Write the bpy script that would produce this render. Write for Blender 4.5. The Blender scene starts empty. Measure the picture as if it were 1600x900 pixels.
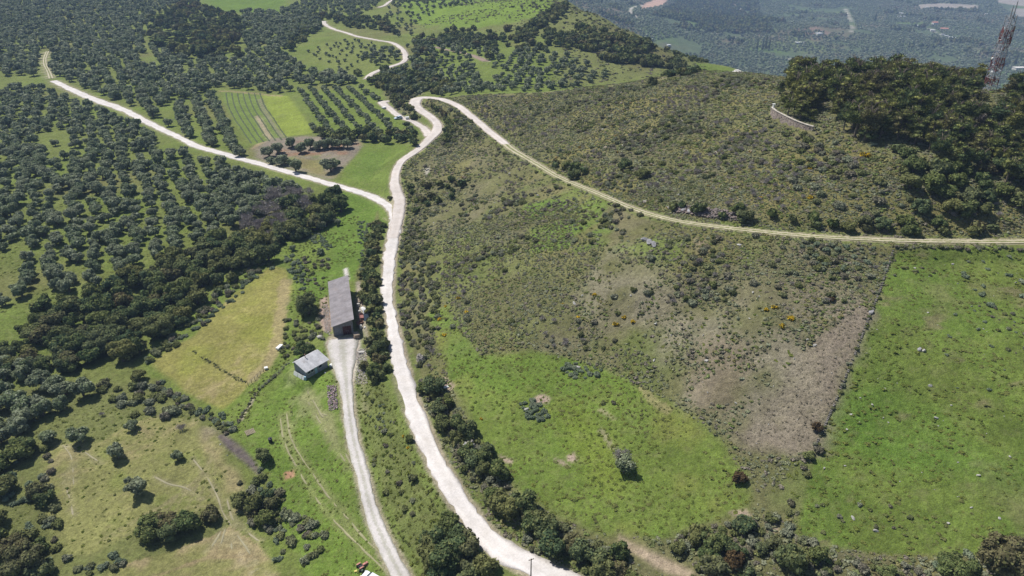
import bpy, bmesh, math, random
import numpy as np
R = math.radians
scene = bpy.context.scene
col = scene.collection
random.seed(7)
rng = np.random.default_rng(11)

# ------------------------------------------------------------------ camera
PITCH, FOC, CAMZ = R(28.0), 1109.0, 100.0
cam_d = bpy.data.cameras.new('camera')
cam_d.sensor_width = 36.0
cam_d.lens = 36.0 * FOC / 1600.0
cam_d.clip_start, cam_d.clip_end = 0.5, 20000.0
cam = bpy.data.objects.new('camera', cam_d)
cam.location = (0, 0, CAMZ)
cam.rotation_euler = (R(90) - PITCH, 0, 0)
col.objects.link(cam)
scene.camera = cam

# ------------------------------------------------------------------ sky, sun, exposure
SUN_EL, SUN_AZ = R(56.0), math.atan2(-0.80, 0.60)      # azimuth from +Y towards +X
world = bpy.data.worlds.new('World')
scene.world = world
world.use_nodes = True
wn = world.node_tree
bg = wn.nodes['Background']
sky = wn.nodes.new('ShaderNodeTexSky')
sky.sky_type = 'NISHITA'
sky.sun_disc = False
sky.sun_elevation = SUN_EL
sky.sun_rotation = SUN_AZ % (2 * math.pi)
wn.links.new(sky.outputs[0], bg.inputs[0])
bg.inputs[1].default_value = 0.085
sun_d = bpy.data.lights.new('sun', 'SUN')
sun_d.energy = 5.0
sun_d.angle = R(0.5)
sun_d.color = (1.0, 0.96, 0.9)
sun = bpy.data.objects.new('sun', sun_d)
sv = np.array([math.sin(SUN_AZ) * math.cos(SUN_EL), math.cos(SUN_AZ) * math.cos(SUN_EL), math.sin(SUN_EL)])
from mathutils import Vector, Matrix
sun.rotation_euler = Vector(-sv).to_track_quat('-Z', 'Y').to_euler()
sun.location = (-100, 100, 300)
col.objects.link(sun)
vs = scene.view_settings
vs.view_transform, vs.look, vs.gamma, vs.exposure = 'Standard', 'None', 1.0, 0.1
scene.cycles.volume_bounces = 0
scene.cycles.max_bounces = 4
scene.cycles.diffuse_bounces = 2
scene.cycles.use_adaptive_sampling = True

# ------------------------------------------------------------------ projection helpers
FW = np.array([0, math.cos(PITCH), -math.sin(PITCH)])
UP = np.array([0, math.sin(PITCH), math.cos(PITCH)])
def ray(px, py):
    px, py = np.asarray(px, float), np.asarray(py, float)
    return np.stack([px - 800, (450 - py) * UP[1] + FOC * FW[1], (450 - py) * UP[2] + FOC * FW[2]], -1)
def Uz(px, py, z):                       # the point at height z that shows at a pixel
    d = ray(px, py); t = (z - CAMZ) / d[..., 2]
    return np.stack([d[..., 0] * t, d[..., 1] * t, np.full_like(t, 1.0) * z], -1)
def proj(P):
    P = np.asarray(P, float) - np.array([0, 0, CAMZ])
    dep = P @ FW
    return 800 + FOC * P[..., 0] / dep, 450 - FOC * (P @ UP) / dep, dep

# ------------------------------------------------------------------ value noise
def _hash(ix, iy, seed):
    h = (ix * 374761393 + iy * 668265263 + seed * 974634777) & 0xFFFFFFFF
    h = ((h ^ (h >> 13)) * 1274126177) & 0xFFFFFFFF
    return ((h ^ (h >> 16)) & 0xFFFF) / 65535.0
def vnoise(x, y, scale, seed=0):
    x, y = np.asarray(x, float) / scale, np.asarray(y, float) / scale
    ix, iy = np.floor(x).astype(np.int64), np.floor(y).astype(np.int64)
    fx, fy = x - ix, y - iy
    fx, fy = fx * fx * (3 - 2 * fx), fy * fy * (3 - 2 * fy)
    a, b, c, d = _hash(ix, iy, seed), _hash(ix + 1, iy, seed), _hash(ix, iy + 1, seed), _hash(ix + 1, iy + 1, seed)
    return ((a + (b - a) * fx) * (1 - fy) + (c + (d - c) * fx) * fy) * 2 - 1
def fbm(x, y, scale, seed=0, octs=4):
    s, a, t = 0, 1, 0
    for k in range(octs):
        s = s + a * vnoise(x, y, scale / 2 ** k, seed + k * 17); t += a; a *= 0.55
    return s / t
def sstep(a, b, x):
    t = np.clip((x - a) / (b - a), 0, 1); return t * t * (3 - 2 * t)

# ------------------------------------------------------------------ terrain height from survey points
CTRL = [  # pixel x, pixel y, height of the ground seen there
 (540,550,0),(540,480,0.3),(520,600,-.5),(545,700,-1),(585,800,-1),(620,900,-1),(490,575,-.6),(500,410,-.5),(545,350,.8),
 (631,600,4),(611,495,3),(608,410,2.2),(620,345,2.5),(648,643,4.3),(683,725,4.6),(752,828,5),(845,890,5),(590,560,2.2),(585,450,1.4),
 (600,318,2.2),(530,291,1.2),(440,266,.3),(310,229,0),(190,170,0),(100,135,0),
 (618,270,3.5),(655,233,5),(682,195,6.5),(650,165,8),(690,155,9.5),(620,182,5),(600,165,4.5),(735,180,13),(800,233,18),(900,288,24),
 (1000,330,28),(1100,351,31),(1200,362,32.5),(1300,371,33),(1450,376,33),(1620,378,33),
 (700,260,10),(700,350,9),(700,480,8.5),(700,560,7),(800,330,18),(800,420,15),(800,520,12),(900,380,22),(900,450,18),(900,540,13),(1000,400,26.5),
 (1000,500,19),(1100,450,26),(1100,560,19),(1200,500,26),(1200,650,16.5),(1300,430,30),(1300,560,24),(1400,400,32),(1600,400,32),
 (900,680,8.5),(760,660,6.5),(1000,760,8.8),(1150,760,11),(850,800,6.5),(1000,890,7),(1200,880,10),(1450,700,18),(1600,880,15),(1600,550,27),(1430,550,25),(1330,760,14),
 (200,700,-6),(60,820,-8),(330,850,-8),(430,830,-7),(380,640,-5),(300,600,-5),(380,500,-2.8),(330,560,-4),(100,560,-6),(300,470,-5),(450,340,-3),(60,450,-4.5),
 (0,650,-7),(0,900,-9),(200,400,-2.5),(300,300,-1),(100,300,-1),(0,200,-1),(400,190,0),(560,190,2.5),(300,100,2),(450,110,2),(300,20,7),(0,0,10),(0,90,2),(500,30,9),
 (560,85,8),(620,110,4.5),(480,80,6),(540,60,9.5),(640,40,11),(700,110,6),(700,60,9),(780,120,7),(700,0,18),(800,0,25),(800,60,16),(850,120,10),(950,95,12),(900,60,18),
 (720,150,11.5),(800,145,17),(900,138,25),(1000,128,32),(1090,112,37),(1200,118,41),
 (800,180,17.3),(900,200,24),(1000,220,30.5),(1100,200,35),(1200,250,38),(1300,200,44),(1400,270,42),(1600,300,40),(1050,300,31.5),(1250,330,35.5),(1230,180,42.5),
 (1350,138,48),(1450,140,50),(1545,141,50),(1620,150,49),(1750,150,46),(1500,220,45),
 (885,0,29),(940,25,24),(1000,55,17),(1050,80,12),(1090,98,8.5),(1160,111,4),
]
pts = []
for x, y, z in CTRL:
    pts.append(tuple(Uz(x, y, z)))
def behind(x, y, z, s, below):
    p = Uz(x, y, z); q = p * s; q[2] = CAMZ - s * (CAMZ - z) - below; pts.append((q[0], q[1], q[2]))
for x, y, z in [(900,138,25),(1000,128,32),(1090,112,37),(1200,118,41)]:
    behind(x, y, z, 1.17, 6)
behind(1200,118,41,1.5,25)
for x, y, z in [(1350,138,48),(1450,140,50),(1545,141,50),(1620,150,49),(1750,150,46)]:
    behind(x, y, z, 1.2, 5); behind(x, y, z, 1.6, 40)
for x, y, z in [(885,0,29),(940,25,24),(1000,55,17),(1050,80,12),(1090,98,8.5),(1160,111,4)]:
    behind(x, y, z, 1.12, 12); behind(x, y, z, 1.4, 60)
pts += [(-900,900,8),(-600,300,0),(-300,80,-9),(-60,-60,-6),(-100,-250,-5),(200,0,14),(320,120,22),(300,-200,8),(420,250,-25),(60,40,4),(0,50,2),(-60,50,-5),
        (-500,1300,15),(-150,1250,25),(-1500,1500,20),(300,1500,-190),(700,1500,-200),(1000,1500,-200),(2500,1500,-200),(1500,2500,-200),(1800,3500,-180),
        (700,2300,-200),(1000,3000,-195),(3500,3500,-160),(-2000,4000,60),(0,5000,-60),(6500,6500,0),(6500,0,-150),(1200,0,-120),(700,400,-130),(500,900,-170),
        (1000,900,-190),(-6500,0,0),(-6500,6500,100),(6500,-6500,-100),(-6500,-6500,0),(0,-3000,-10),(-200,3000,-100),(400,3200,-180),(0,1900,-60),
        (540,1950,-172),(700,2050,-165),(860,2000,-180),(620,1750,-192),(800,1760,-194)]
pts = np.array(pts)
def rk(d2, c=10.0): return np.sqrt(d2 + c * c)
_d2 = ((pts[:, None, :2] - pts[None, :, :2]) ** 2).sum(-1)
_A = rk(_d2) - np.eye(len(pts)) * 1.5            # slight smoothing
_w = np.linalg.solve(np.block([[_A, np.ones((len(pts), 1))], [np.ones((1, len(pts))), np.zeros((1, 1))]]), np.append(pts[:, 2], 0))
def h0(x, y):
    out = np.full(x.shape, _w[-1])
    for p, w in zip(pts, _w[:-1]):
        out += w * rk((x - p[0]) ** 2 + (y - p[1]) ** 2)
    return out

def axis(parts):
    v = []
    for a, b, s0, s1 in parts:                     # spacing grows from s0 to s1
        x = a; L = b - a
        while x < b - 1e-6:
            v.append(x); x += s0 + (s1 - s0) * (x - a) / L
    v.append(parts[-1][1])
    v = np.array(v); keep = np.append(True, np.diff(v) > 0.2); return v[keep]
XS = axis([(-6500,-3000,500,300),(-3000,-600,200,30),(-600,-250,8,3.6),(-250,-75,2.4,.85),(-75,75,.52,.52),(75,190,.8,1.3),(190,500,2,8),(500,2600,13,17),(2600,6500,100,500)])
YS = axis([(-6500,-500,600,300),(-500,40,40,5),(40,72,2,.6),(72,165,.5,.75),(165,460,.85,2.4),(460,1000,2.5,8),(1000,1500,30,20),(1500,3000,15,22),(3000,6500,60,500)])
GX, GY = np.meshgrid(XS, YS, indexing='ij')
GZ = h0(GX, GY)
NX, NY = len(XS), len(YS)

def gz(x, y, Z=None):
    Z = GZ if Z is None else Z
    x, y = np.asarray(x, float), np.asarray(y, float)
    i = np.clip(np.searchsorted(XS, x) - 1, 0, NX - 2); j = np.clip(np.searchsorted(YS, y) - 1, 0, NY - 2)
    fx = (x - XS[i]) / (XS[i + 1] - XS[i]); fy = (y - YS[j]) / (YS[j + 1] - YS[j])
    return (Z[i, j] * (1 - fx) + Z[i + 1, j] * fx) * (1 - fy) + (Z[i, j + 1] * (1 - fx) + Z[i + 1, j + 1] * fx) * fy
def U(px, py, tmin=0.06):                # first hit of a pixel's ray with the ground
    d = ray(px, py); sh = d.shape[:-1]; d = d.reshape(-1, 3)
    hit = np.zeros(len(d)); done = np.zeros(len(d), bool); prev = np.full(len(d), tmin)
    t = tmin
    while t < 5:
        p = d * t; below = (p[:, 2] + CAMZ < gz(p[:, 0], p[:, 1])) & ~done
        hit[below] = t; done |= below; prev[~done] = t
        if done.all(): break
        t *= 1.012
    lo, hi = prev, np.where(done, hit, 5)
    for _ in range(12):
        m = (lo + hi) / 2; p = d * m[:, None]; b = p[:, 2] + CAMZ < gz(p[:, 0], p[:, 1])
        hi = np.where(b, m, hi); lo = np.where(b, lo, m)
    p = d * hi[:, None]; p[:, 2] += CAMZ
    return p.reshape(sh + (3,))
def Up(plist, tmin=0.06):
    a = np.array(plist, float); return U(a[:, 0], a[:, 1], tmin)

def smooth_line(P, step):                # Catmull-Rom through points, resampled
    P = np.asarray(P, float); Q = np.vstack([2 * P[0] - P[1], P, 2 * P[-1] - P[-2]]); out = []
    for k in range(1, len(Q) - 2):
        n = max(2, int(np.linalg.norm(Q[k + 1][:2] - Q[k][:2]) / step * 2))
        t = np.linspace(0, 1, n, endpoint=False)[:, None]
        out.append(0.5 * (2 * Q[k] + (Q[k + 1] - Q[k - 1]) * t + (2 * Q[k - 1] - 5 * Q[k] + 4 * Q[k + 1] - Q[k + 2]) * t ** 2 + (3 * Q[k] - Q[k - 1] - 3 * Q[k + 1] + Q[k + 2]) * t ** 3))
    out = np.vstack(out + [P[-1:]])
    s = np.append(0, np.cumsum(np.linalg.norm(np.diff(out[:, :2], axis=0), axis=1)))
    n = max(2, int(s[-1] / step) + 1); ss = np.linspace(0, s[-1], n)
    return np.stack([np.interp(ss, s, out[:, c]) for c in range(out.shape[1])], 1)

# ------------------------------------------------------------------ roads: centre lines (pixel x, pixel y, width in metres)
ROADS = {
 'main_road': [(1250,1060,4.6),(1080,990,4.6),(980,952,4.6),(920,928,4.6),(870,905,4.5),(820,880,4.2),(782,858,4.1),(752,828,4.1),(725,795,4.0),(702,758,4.0),(683,725,3.9),(666,688,3.9),(648,643,4.0),(632,600,4.0),(628,580,3.9),(622,552,3.5),(617,524,3.3),(611,495,3.2),(606,467,3.2),(607,437,3.5),(608,410,3.9),(611,386,4.3),(617,362,4.5),(619,340,4.5),(611,325,4.2),(600,317,4.0),(580,307,3.9),(560,299.5,3.9),(530,291,3.9),(500,283,4),(470,274,4),(440,266,4),(410,257,4),(380,249,4),(350,240,4),(310,229,4),(280,215,4),(255,203,4),(225,188,4.5),(190,170,5),(160,160,5.5),(130,148,5.5),(110,139,5),(84,126,4.5)],
 'hill_road': [(614,372,3.6),(619,350,4),(623,330,4.4),(624,313,4.6),(619,297,4.2),(617,283,3.8),(619,268,3.5),(627,253,3.5),(640,243,3.6),(653,234,4),(664,224,4.2),(675,213,5),(683,204,5),(684,195,4.5),(677,186,4.8),(667,178,5),(656,171,5.5),(649,164,6),(650,157,6.5),(660,153.5,5.5),(675,153,5),(690,155,5),(705,160,4.5),(720,168,4.2),(735,180,4),(755,197,3.8),(780,217,3.6),(800,233,3.3),(820,245,3),(845,260,2.6),(870,275,2.4),(900,288,2.3),(930,300,2.2),(960,313,2.2),(1000,330,2.2),(1050,343,2.2),(1100,351,2.2),(1150,357,2.2),(1200,362,2.2),(1250,367,2.2),(1300,371,2.2),(1400,375,2.2),(1500,377,2.2),(1640,378,2.5),(1800,378,2.5),(2000,376,2.5)],
 'parking_spur': [(672,212,5),(663,201,4),(655,196,3.6),(648,191,3.4),(640,188,3.2),(628,184,3.6),(618,177,3.6),(608,169,4.2),(600,163.5,5),(598,160,4.5),(608,157.5,3)],
 'farm_track': [(536,529,7.5),(536,540,7.6),(536.5,556,6.6),(538,575,4.8),(541,600,3.1),(545,640,2.6),(553,690,2.5),(567,745,2.6),(581,800,2.8),(601,850,3.0),(628,905,3.2),(655,970,3.2),(690,1060,3.2)],
 'upper_track': [(506,33,4),(508,38,4),(520,45,3.6),(540,51,3.4),(560,57,3.4),(590,63,3.6),(612,67,3.6),(628,76,3.8),(634,88,4),(630,97,4),(612,104,4),(592,111,4),(580,117,4),(572,124,3.5)],
 'ridge_track': [(592,12,3.5),(603,7,3.5),(612,1,3.5),(620,-6,3.5)],
 'brown_track': [(680,74,2.4),(700,78,2.4),(722,82,2.8),(742,88,4.5),(760,96,5)],
 'grove_track': [(80,123,3.5),(76,112,3),(71,102,3),(70,92,3),(74,80,3)],
}
ROADW = {}
for k, v in ROADS.items():
    w = Up([(a, b) for a, b, _ in v])
    ROADW[k] = smooth_line(np.column_stack([w, [c for *_, c in v]]), 1.2 if k in ('main_road', 'hill_road', 'farm_track', 'parking_spur') else 2.5)
# one level for the merging ends
road_blend = np.zeros_like(GZ); road_z = GZ.copy(); road_in = np.full(GZ.shape, 1e3)
for k, L in ROADW.items():
    z = gz(L[:, 0], L[:, 1]); n = 9; zz = np.convolve(np.pad(z, n, 'edge'), np.ones(2 * n + 1) / (2 * n + 1), 'valid'); L[:, 2] = zz
def near_line(L, reach):
    """distance to a polyline and its z and width, on the ground grid"""
    D = np.full(GZ.shape, 1e3); Zs = np.zeros(GZ.shape); W = np.zeros(GZ.shape)
    for a, b in zip(L[:-1], L[1:]):
        r = reach
        i0, i1 = np.searchsorted(XS, [min(a[0], b[0]) - r, max(a[0], b[0]) + r]); j0, j1 = np.searchsorted(YS, [min(a[1], b[1]) - r, max(a[1], b[1]) + r])
        if i1 <= i0 or j1 <= j0: continue
        x, y = GX[i0:i1, j0:j1], GY[i0:i1, j0:j1]; d = b[:2] - a[:2]; l2 = (d ** 2).sum() + 1e-9
        t = np.clip(((x - a[0]) * d[0] + (y - a[1]) * d[1]) / l2, 0, 1)
        q = np.hypot(x - a[0] - t * d[0], y - a[1] - t * d[1]); s = D[i0:i1, j0:j1]; m = q < s
        s[m] = q[m]; Zs[i0:i1, j0:j1][m] = (a[2] + t * (b[2] - a[2]))[m]; W[i0:i1, j0:j1][m] = (a[3] + t * (b[3] - a[3]))[m]
    return D, Zs, W
Zroad = np.zeros(GZ.shape); Wsum = np.zeros(GZ.shape); EDGE = np.full(GZ.shape, 1e3); BL = np.zeros(GZ.shape); UNDER = np.zeros(GZ.shape)
for k, L in ROADW.items():
    D, Zs, W = near_line(L, 14)
    e = D - W / 2; far = np.hypot(GX, GY) > 300; sh = np.where(far, 3.0, 1.0)
    b = 1 - sstep(sh, sh + 5, e); wgt = np.where(D < 900, 1 / (np.maximum(e, 0.05) ** 2 + .05), 0)
    Zroad += Zs * wgt; Wsum += wgt; BL = np.maximum(BL, b); EDGE = np.minimum(EDGE, e); UNDER = np.maximum(UNDER, 1 - sstep(0.0, .35, e))
Zroad = np.where(Wsum > 0, Zroad / np.maximum(Wsum, 1e-9), GZ)
RELIEF = fbm(GX, GY, 30, 3, 4) * 0.9 + fbm(GX, GY, 5, 9, 3) * 0.22
FARAMP = sstep(800, 1600, GY)
GZ = GZ * (1 - BL) + Zroad * BL + (RELIEF * (1 + 3 * FARAMP)) * (1 - BL)
GZ = GZ - 0.10 * UNDER
# level pads under the shed, yard and hut
def poly_sd(poly, x, y):
    """signed distance (negative inside) to a polygon"""
    poly = np.asarray(poly)[:, :2]; n = len(poly); ins = np.zeros(x.shape, bool); D = np.full(x.shape, 1e9)
    for k in range(n):
        a, b = poly[k], poly[(k + 1) % n]; d = b - a; l2 = (d ** 2).sum() + 1e-12
        t = np.clip(((x - a[0]) * d[0] + (y - a[1]) * d[1]) / l2, 0, 1)
        D = np.minimum(D, (x - a[0] - t * d[0]) ** 2 + (y - a[1] - t * d[1]) ** 2)
        c = (a[1] > y) != (b[1] > y)
        with np.errstate(divide='ignore', invalid='ignore'):
            xi = (b[0] - a[0]) * (y - a[1]) / (b[1] - a[1]) + a[0]
        ins ^= c & (x < xi)
    D = np.sqrt(D); return np.where(ins, -D, D)
def window(poly, m):
    poly = np.asarray(poly); i0, i1 = np.searchsorted(XS, [poly[:, 0].min() - m, poly[:, 0].max() + m]); j0, j1 = np.searchsorted(YS, [poly[:, 1].min() - m, poly[:, 1].max() + m])
    return slice(i0, i1), slice(j0, j1)
def pad(poly, z, fade=2.5):
    w = window(poly, fade + 1); sd = poly_sd(poly, GX[w], GY[w]); b = 1 - sstep(0.3, fade, sd)
    GZ[w] = GZ[w] * (1 - b) + z * b
SHED = {'fl': Uz(521.8, 526, 0), 'fr': Uz(553.3, 524, 0)}
_wv = SHED['fr'] - SHED['fl']; SHED_W = np.linalg.norm(_wv); SHED_U = _wv / SHED_W
SHED_HL, SHED_HR = 3.3, 4.6
_far = Uz(515.3, 439.3, SHED_HL); _near = Uz(520.7, 507.3, SHED_HL)
SHED_L = float(np.linalg.norm(_far - _near)); SHED_V = (_far - _near) / SHED_L; SHED_U = np.array([SHED_V[1], -SHED_V[0], 0]); SHED_W *= float(_wv @ SHED_U) / SHED_W
def shed_pt(u, v, z=0): return SHED['fl'] + SHED_U * u + SHED_V * v + np.array([0, 0, z])
pad([shed_pt(-1, -3), shed_pt(SHED_W + 1, -3), shed_pt(SHED_W + 1, SHED_L + 1), shed_pt(-1, SHED_L + 1)], 0.0)
HUT_Z = -0.5
_a, _b = Uz(480, 592, HUT_Z), Uz(512.7, 573.3, HUT_Z)
HUT_W = np.linalg.norm(_b - _a); HUT_U = (_b - _a) / HUT_W; HUT_V = np.array([-HUT_U[1], HUT_U[0], 0]); HUT_O = _a
def hut_pt(u, v, z=0): return HUT_O + HUT_U * u + HUT_V * v + np.array([0, 0, z])
pad([hut_pt(-1, -1), hut_pt(HUT_W + 1, -1), hut_pt(HUT_W + 1, 6), hut_pt(-1, 6)], HUT_Z, 2)
WALLB = Up([(1204,182),(1210,187),(1222,193),(1240,198),(1256,202),(1271,205)]); WALL_TOP = float(WALLB[:, 2].mean()) + 2.3
pad(np.vstack([WALLB + [.35, 1.3, 0], Up([(1300,200),(1292,186),(1262,176),(1225,170)])]), WALL_TOP - .25, .7)
print('shed', SHED_W, SHED_L, 'hut', HUT_W, 'grid', NX, NY, NX * NY)
# ------------------------------------------------------------------ small tools
def tag(o, label=None, cat=None, group=None, kind=None):
    if label: o['label'] = label
    if cat: o['category'] = cat
    if group: o['group'] = group
    if kind: o['kind'] = kind
    return o
def arr_mesh(name, V, F, smooth=False, mat=None):
    """mesh from a vertex array and a face array (n x 3 or n x 4)"""
    V, F = np.asarray(V, np.float32), np.asarray(F, np.int32)
    me = bpy.data.meshes.new(name); k = F.shape[1]
    me.vertices.add(len(V)); me.vertices.foreach_set('co', V.ravel())
    me.loops.add(F.size); me.loops.foreach_set('vertex_index', F.ravel())
    me.polygons.add(len(F)); me.polygons.foreach_set('loop_start', np.arange(len(F), dtype=np.int32) * k)
    me.polygons.foreach_set('use_smooth', np.full(len(F), smooth))
    me.update(calc_edges=True)
    if mat: me.materials.append(mat)
    return me
def link(name, me, parent=None, loc=None, rot=None):
    o = bpy.data.objects.new(name, me); col.objects.link(o)
    if parent: o.parent = parent
    if loc is not None: o.location = loc
    if rot is not None: o.rotation_euler = rot
    return o
def vcol(me, C, name='cover'):
    a = me.color_attributes.new(name, 'FLOAT_COLOR', 'POINT')
    a.data.foreach_set('color', np.column_stack([C, np.ones(len(C))]).astype(np.float32).ravel())

class NT:
    """node building shorthand"""
    def __init__(s, name):
        s.m = bpy.data.materials.new(name); s.m.use_nodes = True; s.t = s.m.node_tree; s.t.nodes.clear()
        s.out = s.n('ShaderNodeOutputMaterial')
    def n(s, typ, **kw):
        x = s.t.nodes.new(typ)
        for k, v in kw.items(): setattr(x, k, v)
        return x
    def l(s, a, b): s.t.links.new(a, b)
    def val(s, sock, v):
        if hasattr(v, 'links'): s.l(v, sock)
        else: sock.default_value = v
    def noise(s, vec, scale, detail=4, rough=.55):
        x = s.n('ShaderNodeTexNoise'); x.inputs['Scale'].default_value = scale; x.inputs['Detail'].default_value = detail; x.inputs['Roughness'].default_value = rough
        if vec: s.l(vec, x.inputs['Vector'])
        return x.outputs['Fac']
    def mapr(s, v, a, b, c, d):
        x = s.n('ShaderNodeMapRange'); s.val(x.inputs[0], v)
        for i, q in enumerate((a, b, c, d)): x.inputs[i + 1].default_value = q
        return x.outputs[0]
    def mix(s, f, a, b, mode='MIX'):
        x = s.n('ShaderNodeMix', data_type='RGBA', blend_type=mode); s.val(x.inputs[0], f)
        for i, q in ((6, a), (7, b)):
            if hasattr(q, 'links'): s.l(q, x.inputs[i])
            else: x.inputs[i].default_value = (*q, 1)
        return x.outputs[2]
    def math(s, op, a, b=0.5):
        x = s.n('ShaderNodeMath', operation=op); s.val(x.inputs[0], a); s.val(x.inputs[1], b); return x.outputs[0]
    def scale(s, c, f):
        x = s.n('ShaderNodeVectorMath', operation='SCALE'); s.l(c, x.inputs[0]); s.val(x.inputs['Scale'], f); return x.outputs[0]
    def ramp(s, f, stops):
        x = s.n('ShaderNodeValToRGB'); s.l(f, x.inputs[0]); e = x.color_ramp.elements
        while len(e) < len(stops): e.new(0.5)
        for q, (p, c) in zip(e, stops): q.position = p; q.color = (*c, 1)
        return x.outputs[0]
    def bump(s, h, strength, dist):
        x = s.n('ShaderNodeBump'); x.inputs['Strength'].default_value = strength; x.inputs['Distance'].default_value = dist; s.l(h, x.inputs['Height']); return x.outputs[0]
    def bsdf(s, color, rough=.8, normal=None, metal=0, spec=.3):
        x = s.n('ShaderNodeBsdfPrincipled')
        if hasattr(color, 'links'): s.l(color, x.inputs['Base Color'])
        else: x.inputs['Base Color'].default_value = (*color, 1)
        s.val(x.inputs['Roughness'], rough); x.inputs['Metallic'].default_value = metal; x.inputs['Specular IOR Level'].default_value = spec
        if normal: s.l(normal, x.inputs['Normal'])
        s.l(x.outputs[0], s.out.inputs[0]); return x

# ------------------------------------------------------------------ land cover
COLS = dict(
 scrub=(.14,.14,.06), grass=(.14,.19,.038), lush=(.115,.18,.03), under=(.145,.175,.045), dry=(.25,.235,.07), tan=(.34,.265,.155), mown=(.225,.225,.08),
 brown=(.235,.20,.155), bare=(.36,.28,.21), gravel=(.54,.50,.47), litter=(.05,.045,.028), far=(.085,.115,.055), water=(.14,.115,.11), yellow=(.215,.265,.045), red=(.27,.12,.06))
base = np.zeros(GX.shape + (3,)); base[:] = COLS['under']
EN = fbm(GX, GY, 9, 41, 4)                                   # edge wobble
N1 = fbm(GX, GY, 22, 51, 4); N2 = fbm(GX, GY, 6, 61, 4); N3 = fbm(GX, GY, 1.7, 71, 2)
def lerpc(A, c, m): A += (np.asarray(c) - A) * m[..., None]
def paint(poly, c, feather=1.0, wob=1.2, amt=1.0, world=False, patch=None):
    P = np.asarray(poly, float) if world else Up(poly)
    w = window(P, feather + wob + 2); sd = poly_sd(P, GX[w], GY[w]) + EN[w] * wob * 1.6
    m = (1 - sstep(-feather, feather, sd)) * amt
    if patch is not None: m = m * sstep(patch[0], patch[1], patch[2][w])
    lerpc(base[w], COLS[c] if isinstance(c, str) else c, m); return P
def streak(line, c, w, amt=.8, wob=.25, world=False, brk=None):
    P = np.asarray(line, float) if world else Up(line); L = smooth_line(np.column_stack([P, np.full(len(P), w)]), 1.5)
    D, _, W = near_line(L, w + 3); m = (1 - sstep(w * .35, w * .65, D + N3 * wob)) * amt
    if brk is not None: m = m * sstep(brk - .35, brk + .25, N2)
    lerpc(base, COLS[c] if isinstance(c, str) else c, m); return L
# far valley beyond the ridges
farm = sstep(-55, -75, GZ) * sstep(600, 750, GY); lerpc(base, COLS['far'], farm)
lerpc(base, (.16, .125, .085), farm * sstep(.1, .4, fbm(GX, GY, 200, 5, 4)) * .8)
lerpc(base, (.11, .17, .04), farm * sstep(.15, .4, fbm(GX, GY, 120, 15, 4)) * .7)
# under-tree ground of the groves: patchy between lush grass and brown litter
near = (1 - farm)
lerpc(base, COLS['grass'], near * sstep(-.1, .4, N1) * .7)
lerpc(base, (.17, .15, .07), near * sstep(.1, .5, fbm(GX, GY, 40, 25, 3)) * .5)
# hillside scrub: everything right of the road
HILL = [(905,925),(870,905),(782,858),(725,795),(683,725),(648,643),(628,580),(617,524),(606,467),(608,410),(617,362),(620,333),(619,297),(619,268),(640,243),(664,224),(684,200),(667,178),(650,160),(675,152),(720,150)]
HW = np.vstack([Up(HILL), Up([(800,146),(900,139)]), [(60, 420, 0), (200, 420, 0), (420, 300, 0), (420, -100, 0), (60, 20, 0)]])
HILLUP = Up([(720,158),(800,150),(900,142),(1000,133),(1090,118),(1200,125),(1400,140),(1640,150),(1640,372),(1400,370),(1200,357),(1050,338),(930,300),(850,260),(780,212)])
def poly_in(P): return (poly_sd(P, GX, GY) < 0).astype(float)
paint(HW, 'scrub', 1.0, .6, world=True)
w = window(HW, 0); inh = poly_sd(HW, GX, GY) < 0
lerpc(base, (.19, .175, .07), inh * sstep(-.1, .5, N1) * .7)
lerpc(base, (.175, .155, .10), inh * sstep(.0, .5, fbm(GX, GY, 14, 91, 4)) * .6)
lerpc(base, (.135, .175, .045), inh * (1 - .8 * poly_in(HILLUP)) * .7 * sstep(.15, .45, fbm(GX, GY, 18, 191, 4)) * .9)
lerpc(base, (.185, .165, .06), inh * poly_in(HILLUP) * sstep(-.2, .4, N1) * .7)
# terraced spur, slopes behind
paint([(640,45),(700,20),(800,-10),(885,0),(940,25),(1000,55),(1050,80),(1110,108),(1000,125),(900,135),(820,140),(900,95),(850,60),(760,50)], (.15,.165,.055), 6, 4, .9)
paint([(940,35),(1000,58),(1080,98),(1000,110),(900,70)], (.13,.12,.05), 8, 5, .7)
paint([(660,55),(760,60),(860,90),(900,138),(730,146),(690,120)], 'grass', 6, 3, .8)
paint([(620,8),(680,-5),(800,-8),(880,-5),(870,20),(780,40),(700,45),(650,40)], (.15,.22,.035), 6, 5)
paint([(310,-10),(420,-10),(435,12),(400,22),(330,14)], 'lush', 8, 3)
paint([(400,-10),(455,-10),(440,18),(400,22)], 'lush', 8, 3)
paint([(480,80),(520,62),(560,60),(610,70),(632,90),(600,104),(560,115),(530,112),(500,100)], (.16,.19,.05), 5, 3)
paint([(470,140),(640,140),(640,205),(560,215),(500,212)], 'grass', 4, 2)
paint([(1085,98),(1110,100),(1152,112),(1140,118),(1105,113)], 'grass', 5, 2)
paint([(596,138),(640,140),(662,146),(648,158),(655,178),(682,196),(672,206),(650,197),(622,182),(612,165),(600,150)], (.15,.145,.07), 2, 2)
paint([(640,300),(655,262),(690,225),(722,190),(735,205),(700,245),(690,290),(660,330),(640,340)], (.15,.14,.08), 3, 3, .6)
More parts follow.
